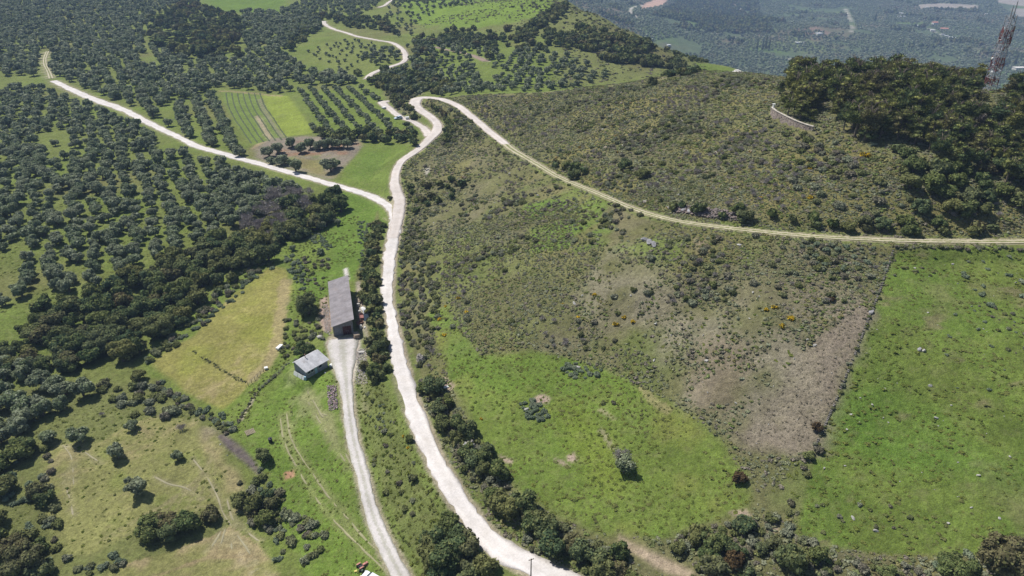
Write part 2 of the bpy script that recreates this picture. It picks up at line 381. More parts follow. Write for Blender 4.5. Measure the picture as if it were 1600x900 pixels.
# striped field and yellow field
SF = paint([(347,143.5),(405,147),(413,160),(425,185),(445,215),(420,220),(400,229),(385,215),(370,195),(352,165)], (.145,.20,.045), 1, .4)
YF = paint([(407,148),(450,150),(470,175),(490,208),(445,214),(425,185)], 'yellow', 1, .6)
w = window(YF, 1); lerpc(base[w], (.17, .2, .05), (poly_sd(YF, GX[w], GY[w]) < 0) * sstep(.15, .5, N2[w]) * .7)
RIB = []
for k in range(7):
    a, b, c, d = (353 + 8.8 * k, 145), (357 + 9.4 * k, 165), (368 + 10.2 * k, 188), (393 + 9.5 * k, 224 - 1.0 * k)
    RIB.append(('crop_row', [a, b, c, d], .8, (.085,.105,.05), .06, .1, -2))
streak([(402,182),(412,200),(422,216)], 'bare', 3.0, .8, .5)
streak([(406,155),(416,178),(430,200),(442,214)], (.24,.2,.16), 2.2, .7, .3)
streak([(345,142),(375,144),(405,147),(440,150)], 'tan', 2.5, .8, .6)
streak([(396,232),(405,225),(420,221),(440,218),(450,217)], 'tan', 2.5, .9, .6)
# grove on brown earth and green triangle
paint([(398,232),(425,216),(470,213),(560,214),(562,232),(545,255),(510,285),(455,268),(402,252)], 'brown', 2, 1.5)
paint([(440,245),(500,240),(545,246),(520,275),(480,268)], 'grass', 2.5, 2.5, .7, patch=(-.2,.3,N2))
paint([(405,235),(430,222),(560,218),(555,240),(440,245)], 'red', 2, 2, .55, patch=(-.1,.4,N2))
paint([(460,245),(500,250),(520,275),(480,270),(455,255)], (.23,.2,.08), 2, 2, .8)
paint([(567,231),(605,222),(645,226),(625,240),(612,255),(607,280),(606,300),(590,300),(560,294),(533,286),(540,262)], 'grass', 1, .8)
paint([(572,236),(610,236),(600,258),(575,280),(548,278),(550,262)], 'lush', 3, 2, .7)
# meadow behind the shed
paint([(520,300),(560,302),(590,315),(602,335),(596,370),(580,420),(560,440),(545,436),(516,437),(512,480),(480,470),(450,420),(440,380),(480,350)], 'lush', 1.5, 1)
paint([(436,372),(470,360),(520,385),(515,420),(480,430),(455,400)], 'grass', 2, 1)
# verge between farm track and road
paint([(555,545),(600,545),(632,640),(655,700),(720,790),(800,885),(700,920),(640,920),(600,840),(570,740),(555,660)], (.14,.165,.05), 1, 1)
paint([(590,330),(600,400),(596,470),(610,560),(560,560),(556,430)], (.13,.13,.05), 1, 1)
# meadow west of farm track
MEADOW = paint([(512,545),(528,580),(534,640),(545,700),(572,770),(598,850),(620,915),(540,930),(470,890),(430,760),(395,720),(368,668),(395,610),(440,572),(475,540)], (.135,.20,.036), 1, 1)
paint([(445,625),(480,600),(520,612),(510,640),(530,680),(545,720),(520,700),(490,660),(465,660),(450,700),(435,670)], (.27,.27,.13), 1.2, 1.8, .6, patch=(-.2,.3,N2+N3*.5))
paint([(425,580),(465,568),(480,595),(440,610)], (.26,.29,.12), 1, 1, .6, patch=(-.2,.3,N2+N3*.5))
for ln in ([(438,650),(445,690),(462,725),(485,765),(520,810),(560,850),(600,890)], [(448,645),(456,685),(475,720),(500,755),(530,795),(565,835),(598,868)]):
    RIB.append(('wheel_rut', ln, .5, (.30,.285,.16), .015, .2, -.35)); streak(ln, (.24,.25,.10), 1.3, .55, .5)
for ln in ([(480,610),(505,650),(535,700),(550,728)], [(475,618),(498,655),(525,698),(548,735)], [(500,645),(530,655),(545,640)], [(515,660),(533,690),(543,700)]):
    RIB.append(('wheel_rut', ln, .45, (.29,.275,.16), .015, .3, -.05)); streak(ln, (.26,.26,.12), 1.8, .6, .8)
paint([(445,738),(458,735),(460,745),(447,748)], (.42,.24,.15), .3, .2)
# dry field and its surroundings
paint([(440,370),(450,330),(520,300),(470,420),(462,530),(445,600),(375,680),(330,650),(230,590),(220,560)], 'grass', 2, 2)
DRY = paint([(425,415),(447,420),(455,450),(443,500),(438,540),(422,575),(385,605),(348,642),(318,628),(262,592),(235,565),(262,548),(300,528),(325,495),(355,470)], 'dry', 1, .8)
w = window(DRY, 1); ind = poly_sd(DRY, GX[w], GY[w]) < 0
lerpc(base[w], COLS['tan'], ind * sstep(.0, .6, N1[w] + .4 * N3[w]) * .6); lerpc(base[w], (.20, .22, .04), ind * sstep(.0, .5, fbm(GX[w], GY[w], 12, 131, 3)) * .55)
streak([(445,440),(438,500),(425,555),(395,590)], 'tan', 3.5, .6, 1.2)
for ln in ([(445,572),(430,590),(408,606),(396,625),(385,645),(370,665)], [(300,548),(322,562),(350,580),(382,598)]):
    streak(ln, (.05,.055,.03), .5, .85, .15)
streak([(400,615),(390,635),(378,655)], (.32,.28,.2), .8, .9, .2)
# south-west mown field and the one below it
paint([(60,600),(130,590),(240,600),(330,650),(345,680),(380,740),(370,800),(440,905),(-60,930),(-60,620)], (.15,.165,.055), 2, 2)
MOWN = paint([(72,700),(110,690),(160,690),(190,670),(240,650),(310,655),(340,690),(365,740),(368,775),(340,795),(300,800),(240,808),(215,830),(150,865),(110,868),(85,830),(66,780)], 'mown', 1.2, 1)
w = window(MOWN, 1); ind = poly_sd(MOWN, GX[w], GY[w]) < 0
lerpc(base[w], COLS['tan'], ind * sstep(.1, .6, N1[w] + .4 * N3[w]) * .5); lerpc(base[w], (.17, .20, .05), ind * sstep(.1, .5, N2[w]) * .6)
paint([(315,660),(345,690),(372,740),(385,790),(362,800),(345,740),(318,700)], 'tan', 1.5, 1, .6, patch=(-.4,.3,N2))
paint([(300,645),(335,662),(345,684),(330,690),(308,668)], 'brown', 1.5, 1.2, .5, patch=(-.3,.3,N2))
BOT = paint([(150,905),(200,880),(260,862),(330,838),(360,822),(395,845),(430,880),(450,930),(100,940)], 'mown', 1, .8)
w = window(BOT, 1); lerpc(base[w], COLS['tan'], (poly_sd(BOT, GX[w], GY[w]) < 0) * sstep(-.2, .5, N2[w]) * .8)
pth = (.33, .30, .19)
for ln, ww in (([(80,690),(100,697),(125,702),(150,718),(165,725)], .5), ([(100,697),(112,715),(114,740),(115,757)], .4), ([(103,740),(102,760),(108,775),(114,805)], .45), ([(240,744),(262,755),(290,762),(316,780)], .6),
               ([(300,715),(320,740),(340,775),(348,800),(362,822)], .45), ([(355,780),(365,812),(385,830),(405,845)], .7), ([(345,830),(330,855),(318,865)], .6), ([(360,832),(362,858)], .6), ([(370,835),(385,855),(400,880)], .5),
               ([(352,825),(345,850)], .5), ([(600,340),(605,345)], .3)):
    RIB.append(('footpath', ln, ww * .8, pth, .015, .14, -.35)); streak(ln, (.30,.27,.15), 1.2, .5, .6)
paint([(362,858),(400,870),(440,905),(380,905)], (.42,.37,.28), 1.5, 2, .6, patch=(-.1,.3,N3))
for k in range(9):
    streak([(230 + 10 * k, 905 - 3 * k), (300 + 8 * k, 880 - 3 * k), (370 + 7 * k, 868 + k)], (.30,.24,.13), .5, .5, .3, brk=-.1)
    streak([(150 + 22 * k, 850 - 6 * k), (240 + 12 * k, 800 - 9 * k), (330, 790 - 12 * k)], (.28,.245,.13), .5, .45, .3, brk=-.1)
paint([(340,681),(350,678),(376,697),(400,722),(411,742),(403,742),(378,720),(354,700)], 'water', .35, .15)
# right-hand meadows
EL = paint([(668,490),(700,478),(722,520),(750,556),(790,552),(835,548),(880,556),(930,572),(985,590),(1040,622),(1090,650),(1130,690),(1160,735),(1180,775),(1170,808),(1100,818),(1040,840),(980,838),(920,832),(870,810),(820,780),(790,755),(765,715),(735,670),(712,625),(700,590),(690,555)], 'grass', 1.5, 1.2)
w = window(EL, 1); ine = poly_sd(EL, GX[w], GY[w]) < 0
lerpc(base[w], COLS['lush'], ine * sstep(-.1, .4, fbm(GX[w], GY[w], 12, 141, 4)) * .8); lerpc(base[w], (.22, .22, .06), ine * sstep(.2, .6, fbm(GX[w], GY[w], 10, 151, 4)) * .6)
paint([(870,640),(905,645),(945,700),(960,760),(920,765),(890,700)], (.18,.22,.035), 3.5, 3, .5)
paint([(820,790),(780,735),(800,760),(900,820),(890,835)], (.25,.21,.12), 1.5, 1.5, .6)
RM = [(1402,392),(1500,385),(1700,385),(1720,900),(1600,872),(1500,868),(1400,868),(1300,855),(1240,832),(1255,775),(1275,705),(1305,632),(1335,560),(1362,488),(1385,430)]
RM = paint(RM, (.115,.17,.032), .5, .4)
w = window(RM, 1); inr = poly_sd(RM, GX[w], GY[w]) < 0
lerpc(base[w], (.145, .18, .04), inr * sstep(-.1, .4, N1[w]) * .6); lerpc(base[w], (.19, .16, .09), inr * sstep(.35, .6, fbm(GX[w], GY[w] * 2, 7, 353, 4)) * .7); lerpc(base[w], (.17, .17, .07), inr * sstep(.15, .5, fbm(GX[w], GY[w], 10, 333, 4)) * .6); lerpc(base[w], (.09, .17, .025), inr * sstep(.1, .5, fbm(GX[w], GY[w], 25, 343, 3)) * .6)
BR = paint([(1035,480),(1120,462),(1200,468),(1290,452),(1370,470),(1358,492),(1330,558),(1300,632),(1275,700),(1230,715),(1180,715),(1140,690),(1085,640),(1040,590),(1000,540)], 'brown', 3, 3, .55, patch=(-.25,.35,N1+N2*.5))
paint([(1240,560),(1290,520),(1350,478),(1362,492),(1335,560),(1305,630),(1275,702),(1225,712),(1165,708),(1140,680),(1180,640),(1215,600)], (.25,.205,.16), 2.2, 3.0, .85)
paint([(1180,560),(1240,540),(1330,470),(1350,500),(1300,600),(1200,690),(1120,660),(1060,600),(1040,520),(1110,540)], (.24,.205,.15), 5, 5, .55, patch=(-.3,.4,N2))
paint([(900,440),(950,395),(1010,420),(1080,480),(1150,500),(1240,520),(1260,600),(1180,690),(1100,640),(1040,590),(990,530),(930,490)], (.235,.21,.15), 5, 5, .75, patch=(-.6,.2,N2))
paint([(655,400),(700,350),(770,330),(830,400),(880,480),(900,540),(830,545),(760,550),(720,480),(670,470)], (.145,.175,.055), 5, 5, .55, patch=(-.3,.3,N1))
paint([(1060,560),(1140,520),(1180,560),(1150,640),(1100,640)], (.21,.17,.12), 3, 3, .7)
paint([(815,320),(860,308),(960,330),(940,380),(890,400),(830,390)], (.12,.195,.035), 2, 3, .85, patch=(-.4,.1,N2))
paint([(684,505),(715,485),(730,530),(745,550),(700,560)], (.12,.18,.04), 2, 2, .6)
paint([(900,300),(1000,345),(1100,365),(1200,385),(1150,420),(1000,400),(900,360)], (.14,.19,.045), 4, 4, .7, patch=(-.1,.3,N2))
paint([(1080,370),(1105,372),(1115,400),(1090,405)], 'bare', 1, 1, .6)
for q in ([(833,622),(846,616),(860,622),(856,630),(838,630)], [(885,712),(896,708),(903,718),(895,723),(886,720)], [(686,590),(697,588),(712,602),(705,612),(690,606)], [(1137,798),(1165,795),(1176,806),(1160,810),(1140,804)],
          [(1190,808),(1212,810),(1220,830),(1200,838)], [(780,712),(800,720),(798,724),(785,720)], [(866,716),(880,720),(890,729),(884,730),(870,722)]):
    paint(q, (.40,.31,.24), .35, .25)
paint([(965,832),(985,845),(1020,862),(1060,882),(1090,898),(1070,902),(1020,885),(985,865),(966,850)], (.34,.27,.19), .6, .6)
paint([(660,262),(672,260),(672,272),(664,274)], (.45,.42,.37), .5, .5, .6)
paint([(940,640),(960,655),(935,640)], 'bare', .5, .4)
streak([(1000,605),(1020,625),(1040,640)], 'tan', 1.6, .5, .8)
streak([(938,672),(950,688),(958,700)], (.3,.25,.18), .9, .6, .3)
# yard, verges, shed apron
paint([(508,534),(520,528),(560,530),(566,552),(560,580),(552,604),(534,604),(526,582),(514,556)], 'gravel', .6, .5)
paint([(556,440),(562,440),(575,530),(565,532)], (.38,.33,.27), .5, .3, .8)
paint([(498,468),(514,462),(519,520),(505,518),(498,490)], (.36,.27,.22), .5, .5)
paint([(536,420),(543,418),(546,438),(540,436)], 'gravel', .3, .2)
paint([(557,560),(572,550),(575,640),(560,650),(555,600)], (.33,.28,.2), 1, 1, .6)
EG = EDGE + N3 * .25
lerpc(base, (.40,.34,.26), (1 - sstep(.15, .9, EG)) * .75)
lerpc(base, (.15,.20,.045), sstep(.3, .9, EG) * (1 - sstep(1.6, 2.6, EG)) * (np.hypot(GX, GY) < 420) * .55)
paint([(598,560),(612,556),(640,640),(625,640)], (.14,.17,.05), .5, .5, .6)
# quarry scars and bare ground of the far valley
def FU(l): return Up(l, 0.9)
for q, c in (([(1002,8),(1020,0),(1045,-4),(1040,6),(1022,12),(1003,16)], (.50,.33,.24)), ([(1430,8),(1475,5),(1530,8),(1528,14),(1500,12),(1440,14)], (.32,.28,.23)), ([(1560,-3),(1600,-5),(1640,5),(1600,10),(1560,4)], (.33,.29,.24)),
             ([(1580,14),(1620,12),(1640,24),(1592,26)], (.30,.27,.23)), ([(1096,40),(1118,42),(1120,48),(1100,46)], (.38,.26,.2)), ([(1245,45),(1275,42),(1305,55),(1250,56)], (.2,.14,.1)), ([(1510,12),(1528,13),(1520,17)], (.45,.35,.25)), ([(1370,22),(1384,20),(1382,32),(1370,32)], (.32,.27,.16))):
    paint(FU(q), c, 6, 5, world=True)
paint(FU([(1015,66),(1060,58),(1100,72),(1090,84),(1030,80)]), (.10,.135,.06), 25, 20, .45, world=True)
for ln, wd in (([(1004,8),(988,12),(986,20),(996,27)], 9), ([(1048,37),(1070,40),(1100,48)], 8), ([(1112,27),(1140,25),(1150,28),(1162,24)], 5), ([(1140,5),(1152,12),(1168,22)], 5), ([(1322,14),(1325,22),(1330,35),(1331,48),(1320,58)], 5),
               ([(1232,92),(1242,100),(1250,106)], 6), ([(1425,40),(1445,42),(1458,48),(1470,55),(1492,62)], 5), ([(1405,20),(1416,26)], 6), ([(1100,49),(1118,52)], 6), ([(1145,28),(1150,36)], 6), ([(1590,30),(1575,35),(1565,50)], 5)):
    streak(FU(ln), (.50,.45,.38), wd * .75, .85, .9, world=True)
base *= (1 + .10 * N2 + .10 * N3 * (np.hypot(GX, GY) < 500))[..., None]
base = np.clip(base, .01, .8)

# ground mesh
def make_ground():
    idx = np.arange(NX * NY).reshape(NX, NY)
    F = np.stack([idx[:-1, :-1], idx[1:, :-1], idx[1:, 1:], idx[:-1, 1:]], -1).reshape(-1, 4)
    m = NT('ground_cover')
    co = m.n('ShaderNodeTexCoord').outputs['Object']
    at = m.n('ShaderNodeVertexColor', layer_name='cover').outputs[0]
    f = m.mapr(m.noise(co, 1.1, 5, .7), .25, .75, .55, 1.45)
    f2 = m.mapr(m.noise(co, 5.0, 3, .7), .3, .7, .7, 1.3)
    f3 = m.mapr(m.noise(co, .08, 5, .6), .3, .7, .85, 1.15)
    c = m.scale(m.scale(m.scale(at, f), f2), f3)
    c = m.mix(m.mapr(m.noise(co, .5, 4, .6), .5, .75, 0, .3), c, (.24, .22, .11))
    nb = m.bump(m.math('ADD', m.noise(co, 1.6, 6, .75), m.noise(co, .35, 3)), .8, .6)
    m.bsdf(c, .95, nb, spec=.1)
    me = arr_mesh('ground', np.column_stack([GX.ravel(), GY.ravel(), GZ.ravel()]), F, True, m.m)
    vcol(me, base.reshape(-1, 3))
    return tag(link('ground', me), kind='structure')
make_ground()

# road surfaces: thin slabs that follow the ground
def road_mat(name, c, dusty, worn=.25, grass=0.0):
    m = NT(name); co = m.n('ShaderNodeTexCoord').outputs['Object']; uv = m.n('ShaderNodeUVMap').outputs[0]
    sx = m.n('ShaderNodeSeparateXYZ'); m.l(uv, sx.inputs[0]); u = sx.outputs[0]
    d = m.math('ABSOLUTE', m.math('SUBTRACT', u, .5)); d = m.math('MULTIPLY', d, 2.0)
    n = m.noise(co, .35, 5, .6)
    cc = m.mix(m.mapr(n, .35, .7, 0, 1), c, dusty)
    # pale worn wheel bands, dustier crown and edges
    band = m.math('ABSOLUTE', m.math('SUBTRACT', d, .5)); band = m.mapr(m.math('ADD', band, m.mapr(m.noise(co, .8, 3), 0, 1, -.12, .12)), .05, .3, 1, 0)
    cc = m.mix(m.math('MULTIPLY', band, worn), cc, tuple(min(.75, q * 1.15) for q in c))
    if grass:
        crown = m.mapr(m.math('ADD', d, m.mapr(m.noise(co, 1.3, 4, .7), .25, .75, -.3, .3)), .12, .32, 1, 0)
        edge = m.mapr(m.math('ADD', d, m.mapr(m.noise(co, 1.1, 4, .7), .25, .75, -.3, .3)), .72, .9, 0, 1)
        cc = m.mix(m.math('MULTIPLY', m.math('MAXIMUM', crown, edge), grass), cc, (.15, .17, .05))
    else:
        edge = m.mapr(m.math('ADD', d, m.mapr(m.noise(co, 1.1, 4, .7), .25, .75, -.18, .18)), .82, 1.0, 0, .7)
        cc = m.mix(edge, cc, tuple(q * .72 for q in dusty))
    f = m.mapr(m.noise(co, 2.5, 5, .75), .3, .7, .85, 1.12); cc = m.scale(m.scale(cc, f), m.mapr(m.noise(co, .12, 4, .7), .35, .65, .88, 1.08))
    cc = m.mix(m.mapr(m.noise(co, .9, 6, .8), .6, .72, 0, .45), cc, tuple(q * .6 for q in dusty))
    m.bsdf(cc, .9, m.bump(m.noise(co, 4, 5, .7), .4, .08), spec=.2); return m.m
def ribbon(name, L, mat, lift, nx=5, rag=.18, ends=True):
    P = L[:, :2]; T = np.gradient(P, axis=0); T /= np.linalg.norm(T, axis=1)[:, None] + 1e-9; Nn = np.column_stack([T[:, 1], -T[:, 0]])
    s = np.append(0, np.cumsum(np.linalg.norm(np.diff(P, axis=0), axis=1))); V = []; UVs = []
    us = np.linspace(0, 1, nx)
    for k, u in enumerate(us):
        off = (u - .5) * L[:, 3]
        if k in (0, nx - 1): off = off + np.sign(u - .5) * (vnoise(s, s * 0 + k * 9, 1.6, 77) * rag + vnoise(s, s * 0 + k * 9, 6, 78) * rag)
        XY = P + Nn * off[:, None]
        V.append(np.column_stack([XY, L[:, 2] + lift - (.02 if k in (0, nx - 1) else 0)])); UVs.append(np.column_stack([np.full(len(P), u), s / 4]))
    for k, u in ((0, us[0]), (nx - 1, us[-1])):      # buried skirts
        q = V[k].copy(); q[:, 2] -= .35; V.append(q); UVs.append(UVs[k])
    n = len(P); V = np.array(V); order = [nx] + list(range(nx)) + [nx + 1]; F = []
    for a, b in zip(order[:-1], order[1:]):
        i = np.arange(n - 1); F.append(np.stack([a * n + i, b * n + i, b * n + i + 1, a * n + i + 1], -1))
    F = np.vstack(F); me = arr_mesh(name, V.reshape(-1, 3), F, True, mat)
    uvl = me.uv_layers.new(name='UVMap'); uvl.data.foreach_set('uv', np.vstack(UVs)[F.ravel()].astype(np.float32).ravel())
    return tag(link(name, me), kind='structure')
m_conc = road_mat('pale_concrete_road', (.64,.605,.58), (.54,.50,.46))
m_dirt = road_mat('pale_dirt_road', (.58,.53,.49), (.50,.44,.39))
m_track = road_mat('two_wheel_track', (.46,.41,.30), (.36,.32,.21), grass=1.0)
m_farm = road_mat('farm_track_gravel', (.54,.51,.49), (.46,.43,.40), grass=.3)
m_farm2 = road_mat('yard_gravel', (.56,.51,.48), (.47,.41,.37))
_rm = {}
for nm_, ln, wd, cc_, lift, rg, brk in RIB:
    P_ = Up(ln); L_ = smooth_line(np.column_stack([P_, np.full(len(P_), wd)]), .6)
    nn = vnoise(L_[:, 0], L_[:, 1], 2.2, 31) * .6 + vnoise(L_[:, 0], L_[:, 1], .9, 32) * .4
    L_[:, 3] = wd * np.clip(.9 + .5 * nn, .25, 1.5); L_[:, 2] = gz(L_[:, 0], L_[:, 1])
    if cc_ not in _rm: _rm[cc_] = road_mat('worn_soil', cc_, tuple(q * .8 for q in cc_), 0)
    ok = nn > brk; st = None
    for i_ in range(len(ok) + 1):
        if i_ < len(ok) and ok[i_]:
            if st is None: st = i_
        elif st is not None:
            if i_ - st > 3:
                q_ = L_[st:i_].copy(); q_[0, 3] *= .2; q_[-1, 3] *= .2; ribbon(nm_, q_, _rm[cc_], lift, 4, rg * .5)
            st = None
ribbon('main_road', ROADW['main_road'], m_conc, .03, 7, .45)
hr = ROADW['hill_road']; spl = int(len(hr) * .5)
d_h = np.hypot(hr[:, 0] - Uz(790, 225, 17)[0], hr[:, 1] - Uz(790, 225, 17)[1]); spl = int(np.argmin(d_h))
ribbon('hill_road', hr[:spl + 1], m_dirt, .045, 7, .25)
ribbon('hill_track', hr[spl:], m_track, .04, 7, .15)
ribbon('parking_spur', ROADW['parking_spur'], m_dirt, .035, 5, .3)
ribbon('farm_track', ROADW['farm_track'], m_farm, .03, 7, .2)
ribbon('upper_track', ROADW['upper_track'], m_dirt, .15, 5, .4)
ribbon('ridge_track', ROADW['ridge_track'], m_dirt, .2, 5, .4)
ribbon('brown_track', ROADW['brown_track'], road_mat('brown_earth', (.30,.23,.18), (.24,.18,.14)), .15, 5, .5)
ribbon('grove_track', ROADW['grove_track'], m_track, .12, 7, .3)
# ------------------------------------------------------------------ foliage materials
def foliage(name, stops, lo=.6, hi=1.45, flower=None, trans=.22, tip=None, patch=None):
    m = NT(name)
    oi = m.n('ShaderNodeObjectInfo').outputs['Random']; geo = m.n('ShaderNodeNewGeometry'); ir = geo.outputs['Random Per Island']
    n = len(stops)
    if patch:                            # kinds grow in patches: the mix follows the place
        lc = m.n('ShaderNodeObjectInfo').outputs['Location']; pn = m.mapr(m.noise(lc, patch, 3, .6), .3, .7, 0, 1)
        oi = m.math('ADD', m.math('MULTIPLY', oi, .4), m.math('MULTIPLY', pn, .62))
    c = m.ramp(oi, [(k / max(1, n - 1), s) for k, s in enumerate(stops)])
    co = m.n('ShaderNodeTexCoord').outputs['Object']
    c = m.scale(c, m.mapr(ir, 0, 1, lo, hi)); c = m.scale(c, m.mapr(m.noise(co, 1.2, 3), .3, .7, .75, 1.25))
    if tip:                              # younger, paler leaves at random
        c = m.mix(m.mapr(ir, .8, .86, 0, .8), c, tip)
    if flower:
        fl = m.mapr(m.math('ADD', ir, m.mapr(m.noise(co, 1.0, 2), .3, .7, -.4, .4)), flower[1], flower[1] + .1, 0, 1)
        c = m.mix(fl, c, flower[0])
    d = m.n('ShaderNodeBsdfDiffuse'); m.l(c, d.inputs[0]); t = m.n('ShaderNodeBsdfTranslucent'); m.l(m.scale(c, 1.2), t.inputs[0])
    x = m.n('ShaderNodeMixShader'); x.inputs[0].default_value = trans; m.l(d.outputs[0], x.inputs[1]); m.l(t.outputs[0], x.inputs[2]); m.l(x.outputs[0], m.out.inputs[0])
    return m.m
def plain(name, c, rough=.8, var=.25, sc=3, metal=0, bump=.2, spec=.3):
    m = NT(name); co = m.n('ShaderNodeTexCoord').outputs['Object']
    rgb = m.n('ShaderNodeRGB'); rgb.outputs[0].default_value = (*c, 1)
    cc = m.scale(rgb.outputs[0], m.mapr(m.noise(co, sc, 5, .65), .3, .7, 1 - var, 1 + var))
    m.bsdf(cc, rough, m.bump(m.noise(co, sc * 3, 4), bump, .05), metal, spec); return m.m
F_OLIVE = foliage('olive_leaves', [(.215,.25,.14), (.18,.225,.12), (.25,.275,.175), (.195,.23,.135)], .7, 1.35, tip=(.38,.41,.29), trans=.3)
F_OAK = foliage('evergreen_leaves', [(.10,.14,.055), (.15,.175,.06), (.08,.12,.06), (.19,.19,.07), (.12,.16,.08), (.17,.145,.075)], .55, 1.5, tip=(.20,.21,.08))
F_PINE = foliage('pine_needles', [(.115,.15,.06), (.165,.185,.06), (.09,.13,.065), (.21,.215,.07), (.145,.135,.075)], .5, 1.5, tip=(.27,.28,.09))
F_SHRUB = foliage('shrub_leaves', [(.15,.17,.065), (.18,.19,.08), (.22,.24,.16), (.18,.16,.12), (.13,.155,.06)], .6, 1.4)
F_PALE = foliage('pale_grey_leaves', [(.20,.24,.16), (.15,.19,.12), (.25,.28,.19)], .7, 1.3)
F_SCRUB = foliage('low_scrub_leaves', [(.20,.215,.09), (.15,.175,.07), (.245,.24,.115), (.27,.285,.19), (.17,.19,.085), (.235,.205,.165), (.175,.225,.07), (.25,.225,.105), (.16,.175,.095), (.19,.235,.075)], .7, 1.3, trans=.2, patch=.07)
F_DRYS = foliage('dry_twigs', [(.21,.185,.13), (.17,.15,.105), (.26,.23,.17)], .6, 1.4, trans=.1)
F_DEAD = foliage('bare_grey_twigs', [(.32,.29,.28), (.38,.35,.32), (.25,.22,.215)], .7, 1.35, trans=.1)
F_GRASS = foliage('grass_tufts', [(.155,.195,.045), (.13,.17,.04), (.19,.215,.055), (.17,.18,.07), (.135,.19,.04)], .8, 1.2, trans=.35, patch=.06)
F_GORSE = foliage('gorse_flowers', [(.10,.10,.03), (.12,.11,.03)], .6, 1.4, flower=((.66,.46,.03), .35))
F_GORSE2 = foliage('faded_gorse_flowers', [(.11,.11,.035)], .6, 1.4, flower=((.40,.26,.04), .45))
F_RUST = foliage('rusty_brown_leaves', [(.085,.062,.035), (.10,.07,.035)], .6, 1.5)
F_WHITE = foliage('white_blossom', [(.10,.10,.07)], .6, 1.4, flower=((.55,.50,.44), .45))
M_BARK = plain('bark', (.16,.13,.10), .95, .4, 4)
M_ROCK = plain('limestone', (.34,.33,.30), .9, .35, 1.5, bump=.6)
M_ROCKD = plain('grey_rock', (.25,.245,.25), .9, .4, 1.5, bump=.6)

# ------------------------------------------------------------------ plant shapes
_ico = {}
def ico(n):
    if n not in _ico:
        b = bmesh.new(); bmesh.ops.create_icosphere(b, subdivisions=n, radius=1)
        _ico[n] = (np.array([v.co[:] for v in b.verts]), np.array([[v.index for v in f.verts] for f in b.faces])); b.free()
    return _ico[n]
def crown_arrays(blobs, nleaf, ls, seed, core=.82, cn=2, up=.15, flat=.0, spiky=0.0):
    """leafy crown: irregular inner masses plus loose quads of leaf spray round them"""
    r = np.random.default_rng(seed); V, F, off = [], [], 0
    bv, bf = ico(cn)
    for k, (x, y, z, a, b, c) in enumerate(blobs):
        q = bv * (1 + .32 * (r.random((len(bv), 1)) - .5)) * core * np.array([a, b, c]) + [x, y, z]
        V.append(q); F.append(np.column_stack([bf, bf[:, 2]]) + off); off += len(q)
    B = np.array(blobs); w = B[:, 3] * B[:, 4]; w = w / w.sum(); pick = r.choice(len(B), nleaf, p=w)
    d = r.normal(size=(nleaf, 3)); d[:, 2] += up * np.abs(d[:, 2]) + up; d /= np.linalg.norm(d, axis=1)[:, None]
    P = B[pick, :3] + d * B[pick, 3:] * (.80 + .32 * r.random((nleaf, 1)) ** 1.3)
    nrm = d + r.normal(size=(nleaf, 3)) * .55; nrm[:, 2] += .25; nrm /= np.linalg.norm(nrm, axis=1)[:, None]
    t = np.cross(nrm, r.normal(size=(nleaf, 3))); t /= np.linalg.norm(t, axis=1)[:, None]; s = np.cross(nrm, t)
    if spiky: s = d * .8 + np.array([0, 0, .5]); t = np.cross(s, r.normal(size=(nleaf, 3))); t /= np.linalg.norm(t, axis=1)[:, None] + 1e-9; t *= spiky
    h = ls * (.55 + .9 * r.random((nleaf, 1)))
    j = lambda: (.75 + .5 * r.random((nleaf, 1)))
    Q = np.stack([P - t * h * j() - s * h * j(), P + t * h * j() - s * h * j(), P + t * h * j() + s * h * j(), P - t * h * j() + s * h * j()], 1).reshape(-1, 3)
    V.append(Q); F.append(np.arange(nleaf * 4).reshape(-1, 4) + off)
    return np.vstack(V), F
def clean_mesh(name, parts, mats, smooth=False):
    """parts: list of (V, F list, material index); 4-index faces with a repeated last index are triangles"""
    vs_, loops, tot, mi, off = [], [], [], [], 0
    for V, Fs, k in parts:
        for F in Fs:
            tri = F[:, 2] == F[:, 3] if F.shape[1] == 4 else np.ones(len(F), bool)
            T, Qd = F[tri][:, :3] + off, F[~tri] + off
            loops += [T.ravel(), Qd.ravel()]; tot += [np.full(len(T), 3), np.full(len(Qd), 4)]; mi += [np.full(len(T) + len(Qd), k)]
        vs_.append(V); off += len(V)
    V = np.vstack(vs_).astype(np.float32); L = np.concatenate(loops).astype(np.int32); T = np.concatenate(tot).astype(np.int32)
    me = bpy.data.meshes.new(name); me.vertices.add(len(V)); me.vertices.foreach_set('co', V.ravel())
    me.loops.add(len(L)); me.loops.foreach_set('vertex_index', L); me.polygons.add(len(T))
    me.polygons.foreach_set('loop_start', np.append(0, np.cumsum(T)[:-1]).astype(np.int32)); me.polygons.foreach_set('material_index', np.concatenate(mi).astype(np.int32))
    me.polygons.foreach_set('use_smooth', np.full(len(T), smooth)); me.update(calc_edges=True)
    for m in mats: me.materials.append(m)
    return me
def tube(pts_, radii, seg=6):
    pts_ = np.array(pts_, float); V, F = [], []
    T = np.gradient(pts_, axis=0)
    for p, t, r in zip(pts_, T, radii):
        t = t / (np.linalg.norm(t) + 1e-9); a = np.cross(t, [1, .3, .2]); a /= np.linalg.norm(a); b = np.cross(t, a); g = np.linspace(0, 2 * np.pi, seg, endpoint=False)
        V.append(p + r * (np.cos(g)[:, None] * a + np.sin(g)[:, None] * b))
    for k in range(len(pts_) - 1):
        for i in range(seg): F.append((k * seg + i, k * seg + (i + 1) % seg, (k + 1) * seg + (i + 1) % seg, (k + 1) * seg + i))
    n = len(V) * seg
    return np.vstack(V), np.array(F)
